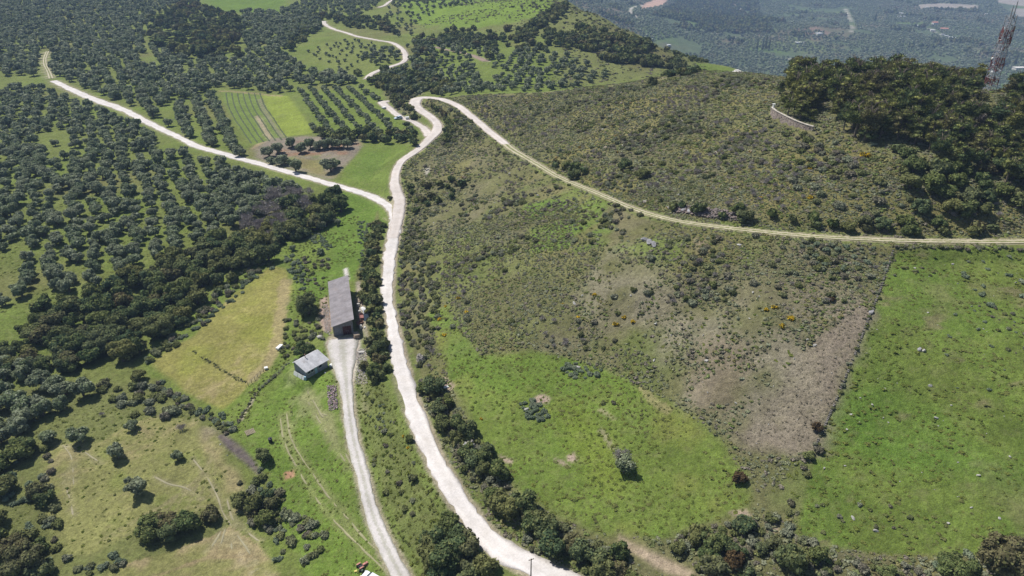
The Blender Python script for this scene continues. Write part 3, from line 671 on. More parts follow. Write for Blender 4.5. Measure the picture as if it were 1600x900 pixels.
def trunk_arrays(h, r, seed, limbs=4, spread=1.5, top=1.6):
    g = np.random.default_rng(seed); V, F, off = [], [], 0
    def add(p, q):
        nonlocal off
        v, f = tube(p, q, 6); V.append(v); F.append(f + off); off += len(v)
    add([(0, 0, -.5), (.05, 0, h * .4), (.0, .08, h)], [r * 1.35, r, r * .75])
    for k in range(limbs):
        a = 2 * math.pi * k / limbs + g.random(); s = spread * (.6 + .5 * g.random())
        add([(0, 0, h * .75), (math.cos(a) * s * .5, math.sin(a) * s * .5, h + top * .45), (math.cos(a) * s, math.sin(a) * s, h + top)], [r * .6, r * .4, r * .15])
    return np.vstack(V), [np.vstack(F)]
def blobset(n, R_, zc, hz, rb, seed, flat=.75):
    g = np.random.default_rng(seed); out = [(0, 0, zc, rb * 1.25, rb * 1.25, rb * flat * 1.2)]
    for k in range(n - 1):
        a = g.random() * 6.28; q = R_ * (.45 + .55 * g.random()); b = rb * (.6 + .55 * g.random())
        out.append((math.cos(a) * q, math.sin(a) * q, zc + (g.random() - .5) * hz, b, b * (.8 + .4 * g.random()), b * flat))
    return out
# radius-1 plants, scaled when placed.  crown meshes / trunk meshes
def mk(name, blobs, nleaf, ls, seed, mat, **k):
    V, F = crown_arrays(blobs, nleaf, ls, seed, **k); return V, F
PROTO = {}
def plant(key, n, blobf, nleaf, ls, mat, trunkf=None, **k):
    L = []
    for i in range(n):
        V, F = crown_arrays(blobf(i), nleaf, ls, 100 * i + 7, **k)
        cm = clean_mesh(key + '_crown', [(V, F, 0)], [mat]); tm = full = None
        if trunkf:
            tv, tf = trunkf(i); tm = clean_mesh(key + '_trunk', [(tv, tf, 0)], [M_BARK]); full = clean_mesh(key + '_whole', [(V, F, 0), (tv, tf, 1)], [mat, M_BARK])
        L.append((cm, tm, full or cm))
    PROTO[key] = L
plant('olive', 8, lambda i: blobset(11, .66, .88, .62, .40, i + 1, .85), 1500, .06, F_OLIVE, lambda i: trunk_arrays(.38, .10, i, 4, .55, .4), core=.74)
plant('olive_far', 3, lambda i: blobset(6, .55, .85, .5, .46, i + 30, .85), 130, .16, F_OLIVE, lambda i: trunk_arrays(.4, .10, i, 2, .4, .3), core=.82, cn=1)
plant('oak', 5, lambda i: blobset(12, .68, .85, .7, .42, i + 50, .85), 1300, .06, F_OAK, lambda i: trunk_arrays(.4, .09, i, 3, .5, .5), core=.86)
plant('oak_big', 3, lambda i: blobset(22, .72, .85, .75, .34, i + 55, .85), 5200, .032, F_OAK, lambda i: trunk_arrays(.4, .09, i, 4, .5, .5), core=.86)
plant('oak_far', 3, lambda i: blobset(6, .55, .75, .5, .5, i + 60, .85), 120, .16, F_OAK, core=.85, cn=1)
def pineb(i):
    if i % 2: return [(x * .95, y * .95, z * 1.15 + .75, a, b, c * .8) for x, y, z, a, b, c in blobset(13, .7, .7, .9, .42, i + 440, .8)]
    g = np.random.default_rng(i + 400); out = []
    for k in range(6):
        z = .7 + k * .30; q = (1.0 - k * .08) * .78
        for j in range(4 if k < 5 else 2):
            a = g.random() * 6.28; d = q * (.5 + .6 * g.random()); b = .38 + .16 * g.random() - k * .015
            out.append((math.cos(a) * d, math.sin(a) * d, z + g.random() * .2, b, b, b * .42))
    return out
plant('pine', 5, pineb, 1500, .06, F_PINE, lambda i: trunk_arrays(2.2, .08, i, 5, .6, .3), core=.72, cn=1, up=.3, spiky=.45)
plant('shrub', 5, lambda i: blobset(8, .6, .35, .35, .42, i + 80, .85), 420, .07, F_SHRUB, core=.86, cn=1)
plant('pale', 4, lambda i: blobset(8, .65, .28, .25, .36, i + 90, .85), 380, .06, F_PALE, core=.86, cn=1)
plant('rust', 3, lambda i: blobset(8, .6, .45, .4, .42, i + 95, .9), 500, .06, F_RUST, core=.84, cn=1)
plant('gorse', 3, lambda i: blobset(8, .62, .3, .3, .36, i + 110, .8), 320, .07, F_GORSE, core=.8, cn=1)
plant('gorse2', 3, lambda i: blobset(8, .62, .3, .3, .36, i + 120, .8), 320, .07, F_GORSE2, core=.8, cn=1)
plant('dead', 3, lambda i: blobset(9, .6, .7, .5, .38, i + 130, .9), 1000, .07, F_DEAD, lambda i: trunk_arrays(.35, .05, i, 6, .7, .8), core=.3, cn=1, spiky=.16)
plant('blossom', 2, lambda i: blobset(9, .6, .6, .5, .38, i + 140, .9), 900, .06, F_WHITE, core=.6, cn=1)
plant('scrub', 5, lambda i: blobset(5, .6, .16, .16, .42, i + 150, .55), 46, .14, F_SCRUB, core=.92, cn=1)
plant('twig', 3, lambda i: blobset(4, .5, .12, .1, .3, i + 160, .5), 50, .10, F_DRYS, core=.8, cn=1, spiky=.3)
plant('tuft', 4, lambda i: blobset(4, .6, .08, .08, .42, i + 170, .4), 36, .12, F_GRASS, core=.9, cn=1, up=.4)
plant('speck', 3, lambda i: blobset(3, .4, .8, .3, .6, i + 180, .75), 16, .28, F_OLIVE, core=.95, cn=1)
plant('darkspeck', 2, lambda i: blobset(3, .4, .8, .5, .6, i + 185, 1.0), 16, .28, F_OAK, core=.95, cn=1)
def rock_mesh(i, mat):
    g = np.random.default_rng(i + 700); v, f = ico(2); v = v.copy()
    for k in range(7):
        d = g.normal(size=3); d /= np.linalg.norm(d); c = .45 + .35 * g.random(); s = v @ d; v -= np.maximum(s - c, 0)[:, None] * d
    v *= [1, .6 + .35 * g.random(), .5 + .25 * g.random()]; v += g.normal(size=v.shape) * .02
    return arr_mesh('rock', v, f, False, mat)
ROCKS = [rock_mesh(i, M_ROCK) for i in range(5)] + [rock_mesh(i + 9, M_ROCKD) for i in range(3)]

# ------------------------------------------------------------------ stuff scatter: geometry-node instances, one object each
def scatter(name, label, cat, P, rad, protos, zs=1.0, tilt=.12):
    P = np.asarray(P, float); n = len(P)
    if not n: return
    g = np.random.default_rng(len(name) * 7 + n)
    me = bpy.data.meshes.new(name); me.vertices.add(n); me.vertices.foreach_set('co', P.astype(np.float32).ravel())
    rot = np.column_stack([g.normal(size=n) * tilt, g.normal(size=n) * tilt, g.random(n) * 6.283]).astype(np.float32)
    rad = np.broadcast_to(rad, (n,)); zz = rad * zs * (.8 + .4 * g.random(n)); sc = np.column_stack([rad, rad * (.85 + .3 * g.random(n)), zz]).astype(np.float32)
    for nm, dat, typ in (('rotv', rot, 'FLOAT_VECTOR'), ('sclv', sc, 'FLOAT_VECTOR')):
        a = me.attributes.new(nm, typ, 'POINT'); a.data.foreach_set('vector', dat.ravel())
    a = me.attributes.new('pick', 'INT', 'POINT'); a.data.foreach_set('value', g.integers(0, len(protos), n).astype(np.int32))
    o = tag(link(name, me), label, cat, kind='stuff')
    ng = bpy.data.node_groups.new(name + '_nodes', 'GeometryNodeTree')
    ng.interface.new_socket('Geometry', in_out='INPUT', socket_type='NodeSocketGeometry'); ng.interface.new_socket('Geometry', in_out='OUTPUT', socket_type='NodeSocketGeometry')
    gi, go = ng.nodes.new('NodeGroupInput'), ng.nodes.new('NodeGroupOutput')
    ip = ng.nodes.new('GeometryNodeInstanceOnPoints'); jn = ng.nodes.new('GeometryNodeGeometryToInstance')
    for pm in protos[::-1]:
        po = bpy.data.objects.new(pm.name + '_source', pm)       # never linked to the scene
        oi = ng.nodes.new('GeometryNodeObjectInfo'); oi.inputs['Object'].default_value = po; oi.inputs['As Instance'].default_value = True
        ng.links.new(oi.outputs['Geometry'], jn.inputs[0])
    def attr(nm, t):
        x = ng.nodes.new('GeometryNodeInputNamedAttribute'); x.data_type = t; x.inputs[0].default_value = nm; return x.outputs[0]
    jg = ng.nodes.new('GeometryNodeJoinGeometry')
    for l in list(ng.links):
        if l.to_node == jn: s = l.from_socket; ng.links.remove(l); ng.links.new(s, jg.inputs[0])
    ng.nodes.remove(jn)
    ng.links.new(gi.outputs[0], ip.inputs['Points']); ng.links.new(jg.outputs[0], ip.inputs['Instance']); ip.inputs['Pick Instance'].default_value = True
    ng.links.new(attr('pick', 'INT'), ip.inputs['Instance Index'])
    e2r = ng.nodes.new('FunctionNodeEulerToRotation'); ng.links.new(attr('rotv', 'FLOAT_VECTOR'), e2r.inputs[0]); ng.links.new(e2r.outputs[0], ip.inputs['Rotation'])
    ng.links.new(attr('sclv', 'FLOAT_VECTOR'), ip.inputs['Scale']); ng.links.new(ip.outputs[0], go.inputs[0])
    md = o.modifiers.new('scatter', 'NODES'); md.node_group = ng
    return o

# ------------------------------------------------------------------ where things grow
def inpoly(P, poly): return poly_sd(poly, P[:, 0], P[:, 1]) < 0
def grid_pts(poly, a, b, ang=0, jit=.25, drop=0, seed=1, world=False):
    poly = np.asarray(poly, float) if world else Up(poly); g = np.random.default_rng(seed); th = R(ang); c, s = math.cos(th), math.sin(th)
    q = poly[:, :2] @ np.array([[c, -s], [s, c]]); x0, y0 = q.min(0); x1, y1 = q.max(0)
    X, Y = np.meshgrid(np.arange(x0, x1, a), np.arange(y0, y1, b)); X = X + g.normal(size=X.shape) * jit * a; Y = Y + g.normal(size=Y.shape) * jit * b
    P = np.column_stack([X.ravel(), Y.ravel()]) @ np.array([[c, s], [-s, c]]); P = P[g.random(len(P)) > drop]
    return P[inpoly(P, poly)]
ROADPTS = np.vstack([L[:, [0, 1, 3]] for L in ROADW.values()])
def off_road(P, margin=0.0, r=0):
    keep = np.ones(len(P), bool)
    for s in range(0, len(P), 4000):
        d = np.sqrt(((P[s:s + 4000, None, :2] - ROADPTS[None, :, :2]) ** 2).sum(-1)) - ROADPTS[None, :, 2] / 2
        q = r[s:s + 4000] if hasattr(r, '__len__') else r
        keep[s:s + 4000] = d.min(1) > margin + q
    return keep
FOOT = [np.array([shed_pt(-.8, -1.5), shed_pt(SHED_W + .8, -1.5), shed_pt(SHED_W + .8, SHED_L + .5), shed_pt(-.8, SHED_L + .5)]), np.array([hut_pt(-.8, -.8), hut_pt(HUT_W + .8, -.8), hut_pt(HUT_W + .8, 5.5), hut_pt(-.8, 5.5)]),
        Up([(508,534),(520,528),(560,530),(566,552),(552,604),(534,604),(526,582),(514,556)]), Up([(960,832),(985,843),(1022,860),(1065,880),(1095,897),(1070,905),(1018,888),(980,868)])]
def clear(P, r=0):
    k = off_road(P, .3, r)
    for f in FOOT: k &= poly_sd(f, P[:, 0], P[:, 1]) > (r * .8 if not hasattr(r, '__len__') else np.asarray(r) * .8)
    return k
def in_view(P, r):
    px, py, dep = proj(P); m = 12; s = r * FOC / dep
    return (dep > 0) & (px > -s) & (px < 1600 + s) & (py > -s) & (py < 900 + s), s
ORD = 'first second third fourth fifth sixth seventh eighth ninth tenth eleventh twelfth thirteenth fourteenth fifteenth sixteenth seventeenth eighteenth nineteenth twentieth'.split()
POP = {}                                            # kind -> list of (x, y, r, zone, label)
ZONES = {}
def zone(kind, key, noun, where, group, P, r, cat=None):
    ZONES[key] = (noun, where, group)
    r = np.broadcast_to(r, (len(P),)); k = clear(P, r * .55); P, r = P[k], r[k]
    POP.setdefault(kind, []).extend((x, y, q, key, None) for (x, y), q in zip(P, r))
def single(kind, px, py, r, label, proto=None, base=True):
    p = U([px], [py])[0]; POP.setdefault(kind, []).append((p[0], p[1], r, None, label))
def rr(n, a, b, seed): return a + (b - a) * np.random.default_rng(seed).random(n)
SPEC = dict(  # kind: (name, category, proto, far proto, height factor, has trunk, stuff label)
 olive=('olive_tree', 'tree', 'olive', 'olive_far', 1.0, True), oak=('evergreen_tree', 'tree', 'oak', 'oak_far', 1.0, True), pine=('pine_tree', 'tree', 'pine', 'pine', 1.0, True),
 shrub=('shrub', 'shrub', 'shrub', 'shrub', 1.0, False), pale=('grey_shrub', 'shrub', 'pale', 'pale', 1.0, False), gorse=('gorse_bush', 'bush', 'gorse', 'gorse', 1.0, False), gorse2=('faded_gorse_bush', 'bush', 'gorse2', 'gorse2', 1.0, False),
 rust=('brown_shrub', 'shrub', 'rust', 'rust', 1.0, False), dead=('bare_bush', 'bush', 'dead', 'dead', 1.0, False), blossom=('flowering_bush', 'bush', 'blossom', 'blossom', 1.0, False))
def populate(kind, stuff_name, stuff_label, limit=300):
    name, cat, pk, fk, zf, trunk = SPEC[kind]; L = POP[kind]; g = np.random.default_rng(len(kind))
    P = np.array([[a, b, 0] for a, b, *_ in L]); P[:, 2] = gz(P[:, 0], P[:, 1]); rad = np.array([q[2] for q in L]); vis, size = in_view(P + [0, 0, 1], rad)
    score = np.where(vis, size, -1) + np.array([1e6 if q[4] else 0 for q in L]); order = np.argsort(-score); ind = [i for i in order[:limit] if vis[i] or L[i][4]]
    # labels by rows within each zone
    lab = {}
    byz = {}
    for i in ind:
        if L[i][4]: lab[i] = (L[i][4], None)
        else: byz.setdefault(L[i][3], []).append(i)
    for key, idx in byz.items():
        noun, where, group = ZONES[key]; px, py, _ = proj(P[idx]); n = len(idx); rows = max(1, int(round(math.sqrt(n / 1.6)))); rows = max(rows, math.ceil(n / 19)); o = np.argsort(-py)
        for rk_, chunk in enumerate(np.array_split(o, rows)):
            c = chunk[np.argsort(px[chunk])]
            for q, j in enumerate(c):
                if n == 1: t = f'{noun} {where}'
                elif rows == 1: t = f'{noun}, {ORD[q]} from the left, {where}'
                else: t = f'{noun}, {ORD[q]} from left, {ORD[min(rk_, 19)]} row up, {where}'
                while len(t.split()) > 16 and ' the ' in t: i_ = t.rfind(' the '); t = t[:i_] + t[i_ + 4:]
                lab[idx[j]] = (t, group)
    for i in ind:
        x, y, z = P[i]; r = rad[i]; PK = PROTO['oak_big' if (pk == 'oak' and r > 2.9 and size[i] > 22) else pk]; cm, tm, full = PK[int(g.integers(0, len(PK)))]
        sc = (r, r * (.88 + .24 * g.random()), r * zf * (.88 + .24 * g.random())); rot = (g.normal() * .04, g.normal() * .04, g.random() * 6.28); t, grp = lab[i]
        if trunk:
            e = bpy.data.objects.new(name, None); col.objects.link(e); e.location = (x, y, z - .05); e.rotation_euler = rot; e.scale = sc
            tag(e, t, cat, grp); link('crown', cm, e); link('trunk', tm, e)
        else:
            e = link(name, full, None, (x, y, z - .05), rot); e.scale = sc; tag(e, t, cat, grp)
    rest = [i for i in range(len(L)) if i not in set(ind)]
    if rest: scatter(stuff_name, stuff_label, cat, P[rest] - [0, 0, .05], rad[rest], [p[2] for p in PROTO[fk]], zf)
    print(kind, len(ind), 'rest', len(rest))
# ------------------------------------------------------------------ olive groves
def G(*a, **k): return grid_pts(*a, **k)
def cut(P, *polys):
    for q in polys: P = P[~inpoly(P, Up(q))]
    return P
gaps = [[(62,210),(112,204),(122,242),(75,256)], [(238,213),(285,224),(300,240),(262,240),(242,232)], [(80,315),(112,318),(108,345),(85,350)], [(0,395),(28,395),(28,470),(0,470)], [(212,330),(240,330),(235,345),(215,345)], [(30,560),(60,560),(60,600),(20,590)]]
P = cut(G([(-160,135),(60,138),(90,150),(130,162),(200,192),(250,216),(300,240),(370,264),(440,285),(480,300),(440,322),(400,345),(345,362),(285,392),(210,425),(130,462),(60,478),(-10,490),(-160,520)], 4.8, 6.4, -62, .18, .05, 3), *gaps)
zone('olive', 'west', 'silvery olive tree', 'in the grove below the white road', 'olive trees in the grove below the white road', P, rr(len(P), 1.9, 3.3, 1))
P = G([(330,268),(370,268),(440,288),(495,302),(445,322),(400,342),(350,352),(320,320)], 3.8, 4.2, -62, .2, .05, 31)
zone('olive', 'westd', 'low grey olive', 'in the dense corner by the creek wood', 'olive trees in the dense grove corner', P, rr(len(P), 1.6, 2.5, 11))
P = cut(G([(-250,118),(60,121),(66,80),(80,80),(88,120),(130,137),(190,160),(225,177),(250,190),(262,160),(345,140),(455,146),(465,136),(560,133),(560,122),(475,112),(465,92),(440,84),(455,62),(500,48),(505,30),(455,18),(430,20),(320,22),(310,2),(-400,-30)], 7.2, 7.4, -60, .2, .05, 4),
        [(232,28),(290,2),(380,22),(388,96),(300,98),(238,72)], [(225,40),(238,38),(240,75),(228,75)], [(222,85),(245,85),(245,108),(228,108)])
zone('olive', 'north', 'grey olive tree', 'in the dense grove above the white road', 'olive trees in the dense grove above the white road', P, rr(len(P), 2.9, 3.9, 2))
P = G([(262,165),(345,147),(352,170),(378,215),(392,236),(372,243),(345,238),(310,228),(262,205)], 4.3, 9.0, -64.5, .08, .02, 5)
zone('olive', 'rows', 'olive tree', 'of the planted rows left of the striped field', 'olive trees in the rows left of the striped field', P, rr(len(P), 2.7, 3.4, 3))
P = G([(460,150),(470,140),(560,136),(598,160),(612,182),(650,205),(630,212),(560,213),(495,213)], 3.9, 7.0, -67, .07, .02, 6)
zone('olive', 'rowsb', 'small olive tree', 'of the rows right of the yellow field', 'olive trees in the rows right of the yellow field', P, rr(len(P), 1.7, 2.2, 4))
P = cut(G([(560,85),(640,150),(760,146),(900,137),(955,120),(880,85),(820,70),(790,88),(745,62),(690,62),(640,70)], 5.6, 7.2, -100, .15, .22, 7), [(740,85),(770,90),(775,135),(755,135)], [(625,70),(640,75),(640,100),(620,105)])
zone('olive', 'terr', 'olive tree', 'on the terraced slope under the ridge', 'olive trees on the terraced slope', P, rr(len(P), 1.8, 3.0, 5))
P = G([(482,82),(520,64),(560,62),(600,72),(625,90),(600,100),(545,112),(500,100)], 8, 8, -40, .2, .15, 8)
zone('olive', 'knoll', 'small young olive', 'on the green knoll inside the upper bend', 'young olives on the green knoll', P, rr(len(P), 1.1, 1.7, 6))
P = G([(430,20),(500,-5),(600,-8),(590,12),(570,20),(560,35),(520,25),(505,28),(460,18)], 8, 8, -20, .2, .1, 9)
zone('olive', 'topm', 'grey olive', 'at the top edge beside the ridge track', 'olives at the top edge', P, rr(len(P), 2.2, 3.2, 7))
P = G([(620,-5),(740,-8),(740,8),(700,12),(660,30),(640,60),(620,60),(600,30)], 9, 9, -20, .2, .3, 10)
zone('olive', 'topr', 'small olive tree', 'on the green slope below the ridge', 'olives on the green slope below the ridge', P, rr(len(P), 1.7, 2.6, 8))
P = G([(-80,560),(30,560),(80,585),(110,600),(95,640),(60,670),(45,695),(-80,705)], 4.9, 4.9, -50, .2, .08, 11)
zone('olive', 'lowl', 'olive tree', 'at the left edge above the mown field', 'olive trees at the left edge', P, rr(len(P), 2.2, 3.0, 9))
for k, (x, y, r) in enumerate([(421,246,2.7),(434,240,2.5),(440,258,2.7),(463,268,3.0),(457,230,2.6),(470,238,2.8),(485,232,2.3),(500,234,2.6),(513,232,2.7),(530,232,2.6),(543,231,2.3),(517,268,3.1),(522,262,2.2),(425,255,2.0)]):
    P_ = U([x], [y])[0]; ZONES['brownearth'] = ('round olive tree', 'on the brown plot inside the white road', 'olive trees on the brown plot'); POP['olive'].append((P_[0], P_[1], r * 1.3, 'brownearth', None))
for x, y, r, t in [(131,618,3.1,'wide olive tree below the creek wood, above the mown field'), (78,688,2.3,'olive tree at the left corner of the mown field, beside its worn path'), (126,690,2.5,'olive tree just right of the start of the worn footpath'),
                   (206,672,1.6,'small gnarled olive with a bare trunk at the top of the mown field'), (186,715,2.4,'gnarled olive with open crown in the upper left of the mown field'), (215,772,2.7,'gnarled olive standing alone in the middle of the mown field'),
                   (277,718,1.5,'small leaning olive in the right part of the mown field'), (527,352,1.7,'small round olive alone on the bright meadow behind the shed'), (501,360,2.2,'olive tree over the dark red machine at the edge of the wood'),
                   (374,243,3.2,'big dark olive at the roadside end of the rows by the striped field'), (227,233,4.4,'largest dark olive beside the grove clearing below the white road'), (186,234,3.2,'round olive at the right side of the small grove clearing'),
                   (87,228,2.2,'small olive in the left part of the grove clearing'), (118,230,3.0,'olive in the middle of the small grove clearing'), (152,232,2.5,'low olive in the right part of the grove clearing'),
                   (975,737,2.3,'half bare olive tree standing alone in the round green meadow'), (418,402,1.4,'small thin olive at the top of the dry field'), (500,398,1.6,'dark round olive on the grassy bank above the shed'), (457,392,1.3,'thin olive left of the grassy bank above the shed')]:
    single('olive', x, y, r, t)

# ------------------------------------------------------------------ evergreen woods and hedges
def Z(kind, key, noun, where, poly, sp, r0, r1, seed, drop=0.05, grp=None):
    P = G(poly, sp, sp, 20, .28, drop, seed); zone(kind, key, noun, where, grp or (noun + 's ' + where), P, rr(len(P), r0, r1, seed))
Z('oak', 'creek', 'dark evergreen', 'in the creek wood above the dry field', [(32,515),(60,480),(130,476),(185,440),(290,400),(350,370),(400,366),(430,342),(470,318),(535,300),(546,325),(520,345),(490,368),(440,388),(415,415),(385,420),(350,452),(330,480),(300,510),(250,532),(225,562),(180,572),(100,560),(40,548)], 4.4, 1.8, 4.1, 21)
Z('oak', 'creek2', 'dark evergreen', 'at the left edge below the creek wood', [(-80,525),(30,545),(100,562),(165,582),(150,598),(60,588),(-80,585)], 4.0, 2.0, 3.0, 22)
Z('oak', 'leftlow', 'bushy evergreen', 'along the left side of the mown field', [(-80,690),(48,705),(66,730),(72,765),(88,800),(98,835),(90,905),(-80,915)], 4.4, 1.5, 3.3, 23, .25)
Z('pale', 'llmix', 'grey shrub', 'among the evergreens left of the mown field', [(-60,700),(50,710),(68,740),(76,770),(90,810),(95,860),(85,905),(-60,910)], 3.6, .9, 1.8, 180, .3)
Z('oak', 'topdark', 'dark evergreen', 'in the dark thicket at the top left', [(235,32),(290,6),(380,26),(386,94),(300,96),(240,70)], 9.5, 3.0, 6.2, 24, .15)
Z('oak', 'darkrow', 'dark evergreen', 'in the belt above the bright green triangle', [(482,214),(520,206),(560,206),(640,205),(655,216),(648,232),(600,224),(540,224),(500,222)], 4.8, 2.4, 3.2, 25)
Z('oak', 'mid', 'dark evergreen', 'in the thicket above the hairpin', [(560,118),(600,110),(640,112),(700,128),(720,146),(640,149),(590,140)], 6.0, 2.4, 3.8, 26)
Z('oak', 'mid2', 'dark evergreen', 'on the slope right of the upper bend', [(640,80),(655,60),(720,50),(780,76),(770,95),(735,75),(700,78),(680,100),(690,128),(645,112)], 6.6, 2.2, 3.8, 27, .35)
Z('oak', 'knolltop', 'dark bush', 'beside the upper end of the pale track', [(447,40),(480,20),(540,28),(610,30),(618,55),(540,42),(505,30),(500,50),(455,80),(440,84)], 6.5, 2.2, 3.6, 28, .15)
Z('oak', 'ter1', 'dark bush', 'on the highest terrace edge of the ridge', [(815,50),(850,25),(885,8),(882,22),(850,45),(820,62)], 4.6, 2.4, 4.2, 29)
Z('oak', 'ter2', 'dark bush', 'on the middle terrace line of the ridge', [(850,48),(900,58),(1000,68),(1030,78),(1000,88),(930,82),(860,72)], 5, 2.2, 4.0, 30, .15)
Z('oak', 'ter3', 'dark bush', 'on the lower terrace line of the ridge', [(930,86),(1000,92),(1070,100),(1110,112),(1070,113),(1000,104),(940,98)], 4.4, 2.4, 4.0, 31, .05)
Z('oak', 'ter5', 'dark bush', 'on the long terrace line under the ridge top', [(905,40),(960,52),(1010,66),(1000,72),(950,60),(900,50)], 4.6, 1.8, 3.2, 47, .1)
Z('oak', 'ter6', 'dark evergreen', 'in the dark belt below the top green slope', [(690,52),(730,42),(790,50),(850,40),(860,62),(850,85),(800,86),(740,74),(700,66)], 7.5, 2.2, 3.8, 48, .35)
Z('oak', 'ter4', 'dark bush', 'behind the far green strip under the ridge', [(1040,78),(1070,88),(1120,96),(1190,108),(1190,112),(1100,100),(1045,86)], 6, 1.4, 2.4, 32, .2)
Z('oak', 'terf', 'dark shrub', 'at the foot of the ridge behind the hill', [(1030,113),(1060,112),(1095,117),(1080,122),(1035,122)], 5, 1.6, 2.6, 33, .1)
Z('oak', 'roadhedge', 'dense evergreen', 'in the hedge along the right side of the main road', [(660,612),(690,610),(706,640),(745,680),(780,735),(815,785),(865,828),(900,850),(950,868),(985,885),(990,910),(905,905),(880,885),(842,862),(800,828),(775,798),(745,755),(715,705),(690,668)], 2.6, 1.2, 2.5, 34)
Z('oak', 'shedhedge', 'dense evergreen', 'in the hedge between the shed and the main road', [(582,352),(600,350),(600,380),(592,430),(593,480),(603,540),(610,585),(602,600),(585,600),(578,560),(575,510),(566,468),(564,430),(572,395)], 2.4, 1.1, 2.1, 35, .05)
Z('oak', 'botmid', 'leafy tree', 'in the clump at the bottom left of the main road', [(668,830),(695,800),(720,805),(740,850),(775,880),(795,915),(660,915)], 3.2, 1.9, 2.8, 36)
Z('oak', 'hair', 'dark evergreen', 'inside the hairpin bend', [(672,166),(700,172),(722,185),(712,205),(700,225),(692,222),(694,196),(682,178)], 3.2, 1.1, 2.3, 37)
Z('oak', 'hair2', 'dark evergreen', 'between the hairpin and the parking spur', [(612,150),(640,148),(642,165),(652,178),(675,190),(672,202),(655,193),(635,180),(615,165)], 4.4, 1.6, 2.6, 38)
Z('oak', 'uphill', 'dark shrub', 'along the upper side of the hill track', [(1040,322),(1090,328),(1180,338),(1300,350),(1400,352),(1560,352),(1560,370),(1400,366),(1300,361),(1170,349),(1080,338)], 3.0, 1.2, 2.2, 39)
Z('oak', 'uphill2', 'dark shrub', 'beside the upper track below the round bushes', [(868,250),(910,262),(915,278),(895,280),(862,262)], 3, 1.2, 2.0, 40)
Z('oak', 'slopew', 'dark bush', 'on the slope under the pine wood', [(1400,232),(1500,250),(1620,270),(1620,345),(1500,340),(1440,320),(1400,290)], 3.9, 1.4, 3.0, 41, .15)
Z('oak', 'gully', 'dark bush', 'in the thicket below the hairpin road', [(640,280),(660,275),(700,290),(720,270),(730,280),(700,320),(650,340),(640,310)], 4.6, 1.2, 2.0, 42, .3)
Z('oak', 'bottomr', 'dark bush', 'in the thicket at the bottom right', [(1060,838),(1120,818),(1180,826),(1200,852),(1250,850),(1330,880),(1400,890),(1400,912),(1060,912),(1040,870)], 2.7, .9, 2.0, 43, .2)
Z('oak', 'btm2', 'dark bush', 'in the thicket at the bottom middle', [(900,868),(960,866),(1000,880),(1060,895),(1080,915),(900,915)], 3.0, 1.3, 2.0, 44, .1)
Z('oak', 'swdark', 'round evergreen', 'in the dark thicket below the mown field', [(212,830),(235,808),(270,805),(300,815),(300,840),(250,862),(200,872)], 3.4, 2.0, 2.8, 45)
Z('oak', 'stream', 'dark bush', 'beside the dry stream between the lower fields', [(372,765),(410,760),(432,780),(440,830),(420,830),(395,812),(372,790)], 3.2, 1.5, 2.3, 46)
for x, y, r, t in [(482,490,4.1,'big dark evergreen tree close to the left side of the long shed'), (476,556,2.7,'wide dark tree directly behind the small hut'), (334,810,2.1,'round dark bush casting a black shadow at the field corner'), (411,722,1.9,'dark bush at the right bank of the purple stream bed'),
                   (49,895,3.9,'very large round tree in the bottom left corner'), (975,266,2.5,'wide dark shrub alone on the upper hillside'), (1004,279,2.1,'round dark shrub right of the wide one on the upper hillside'), (896,280,2.0,'round dark shrub just above the hill track'),
                   (1042,200,1.2,'small round dark shrub high on the bare hillside'), (1018,133,2.4,'dark shrub on the crest of the bare hill'), (570,577,1.5,'small round tree at the right edge of the gravel yard'), (603,580,1.4,'small round tree beside the main road above the bend'),
                   (1490,905,3.0,'broad dark tree in the bottom right corner'), (1560,895,4.0,'large grey green tree at the bottom right'), (705,880,4.6,'tall leafy tree at the bottom beside the farm track'), (1235,890,2.6,'dark leaning bush at the bottom right of the bare patch'),
                   (1435,330,2.5,'broad dark pine like shrub under the wood beside the hill track'), (609,312,1.1,'small round bush on the tip between both roads'), (500,345,2.4,'dark tree at the edge of the wood beside the meadow'), (217,595,2.0,'dark round bush at the lower left corner of the dry field'), (640,690,1.0,'round dark bush with yellow flowers beside it below the main road'), (646,752,1.1,'small dark round bush on the verge left of the main road')]:
    single('oak', x, y, r, t)
# pines of the hilltop wood
wood = [(1222,178),(1232,138),(1255,128),(1285,135),(1310,125),(1360,120),(1450,130),(1540,140),(1640,150),(1700,170),(1700,300),(1600,295),(1540,285),(1480,268),(1440,250),(1400,225),(1345,222),(1300,205),(1290,178),(1270,172),(1250,190)]
P = G(wood, 4.4, 4.4, 15, .25, .04, 50)
P = P[~inpoly(P, Up([(1505,132),(1560,132),(1562,175),(1515,178)]))]
P = P[~inpoly(P, Up([(1258,165),(1292,150),(1300,175),(1302,200),(1275,195)]))]
zone('pine', 'wood', 'hilltop pine', 'in the wood', 'pines of the hilltop wood', P, rr(len(P), 2.0, 4.0, 50) * np.where(proj(np.column_stack([P, gz(P[:, 0], P[:, 1])]))[0] > 1455, .8, 1))
for x, y, r, t in [(1272,158,3.3,'broad bright pine standing apart left of the hilltop wood'), (1250,184,2.3,'dark pine right behind the curved stone wall'), (1240,176,2.2,'twisted pine at the left end behind the curved wall'), (1226,166,2.0,'low pine just above the left end of the curved wall'), (1268,190,1.5,'small pine on the lawn behind the curved wall'), (1262,168,2.6,'dark pine in the shade between curved wall and bright pine'), (1218,148,1.8,'scrubby pine at the left end of the wood above the wall'), (1350,222,3.6,'large dark pine at the near left corner of the wood')]:
    single('pine', x, y, r, t)

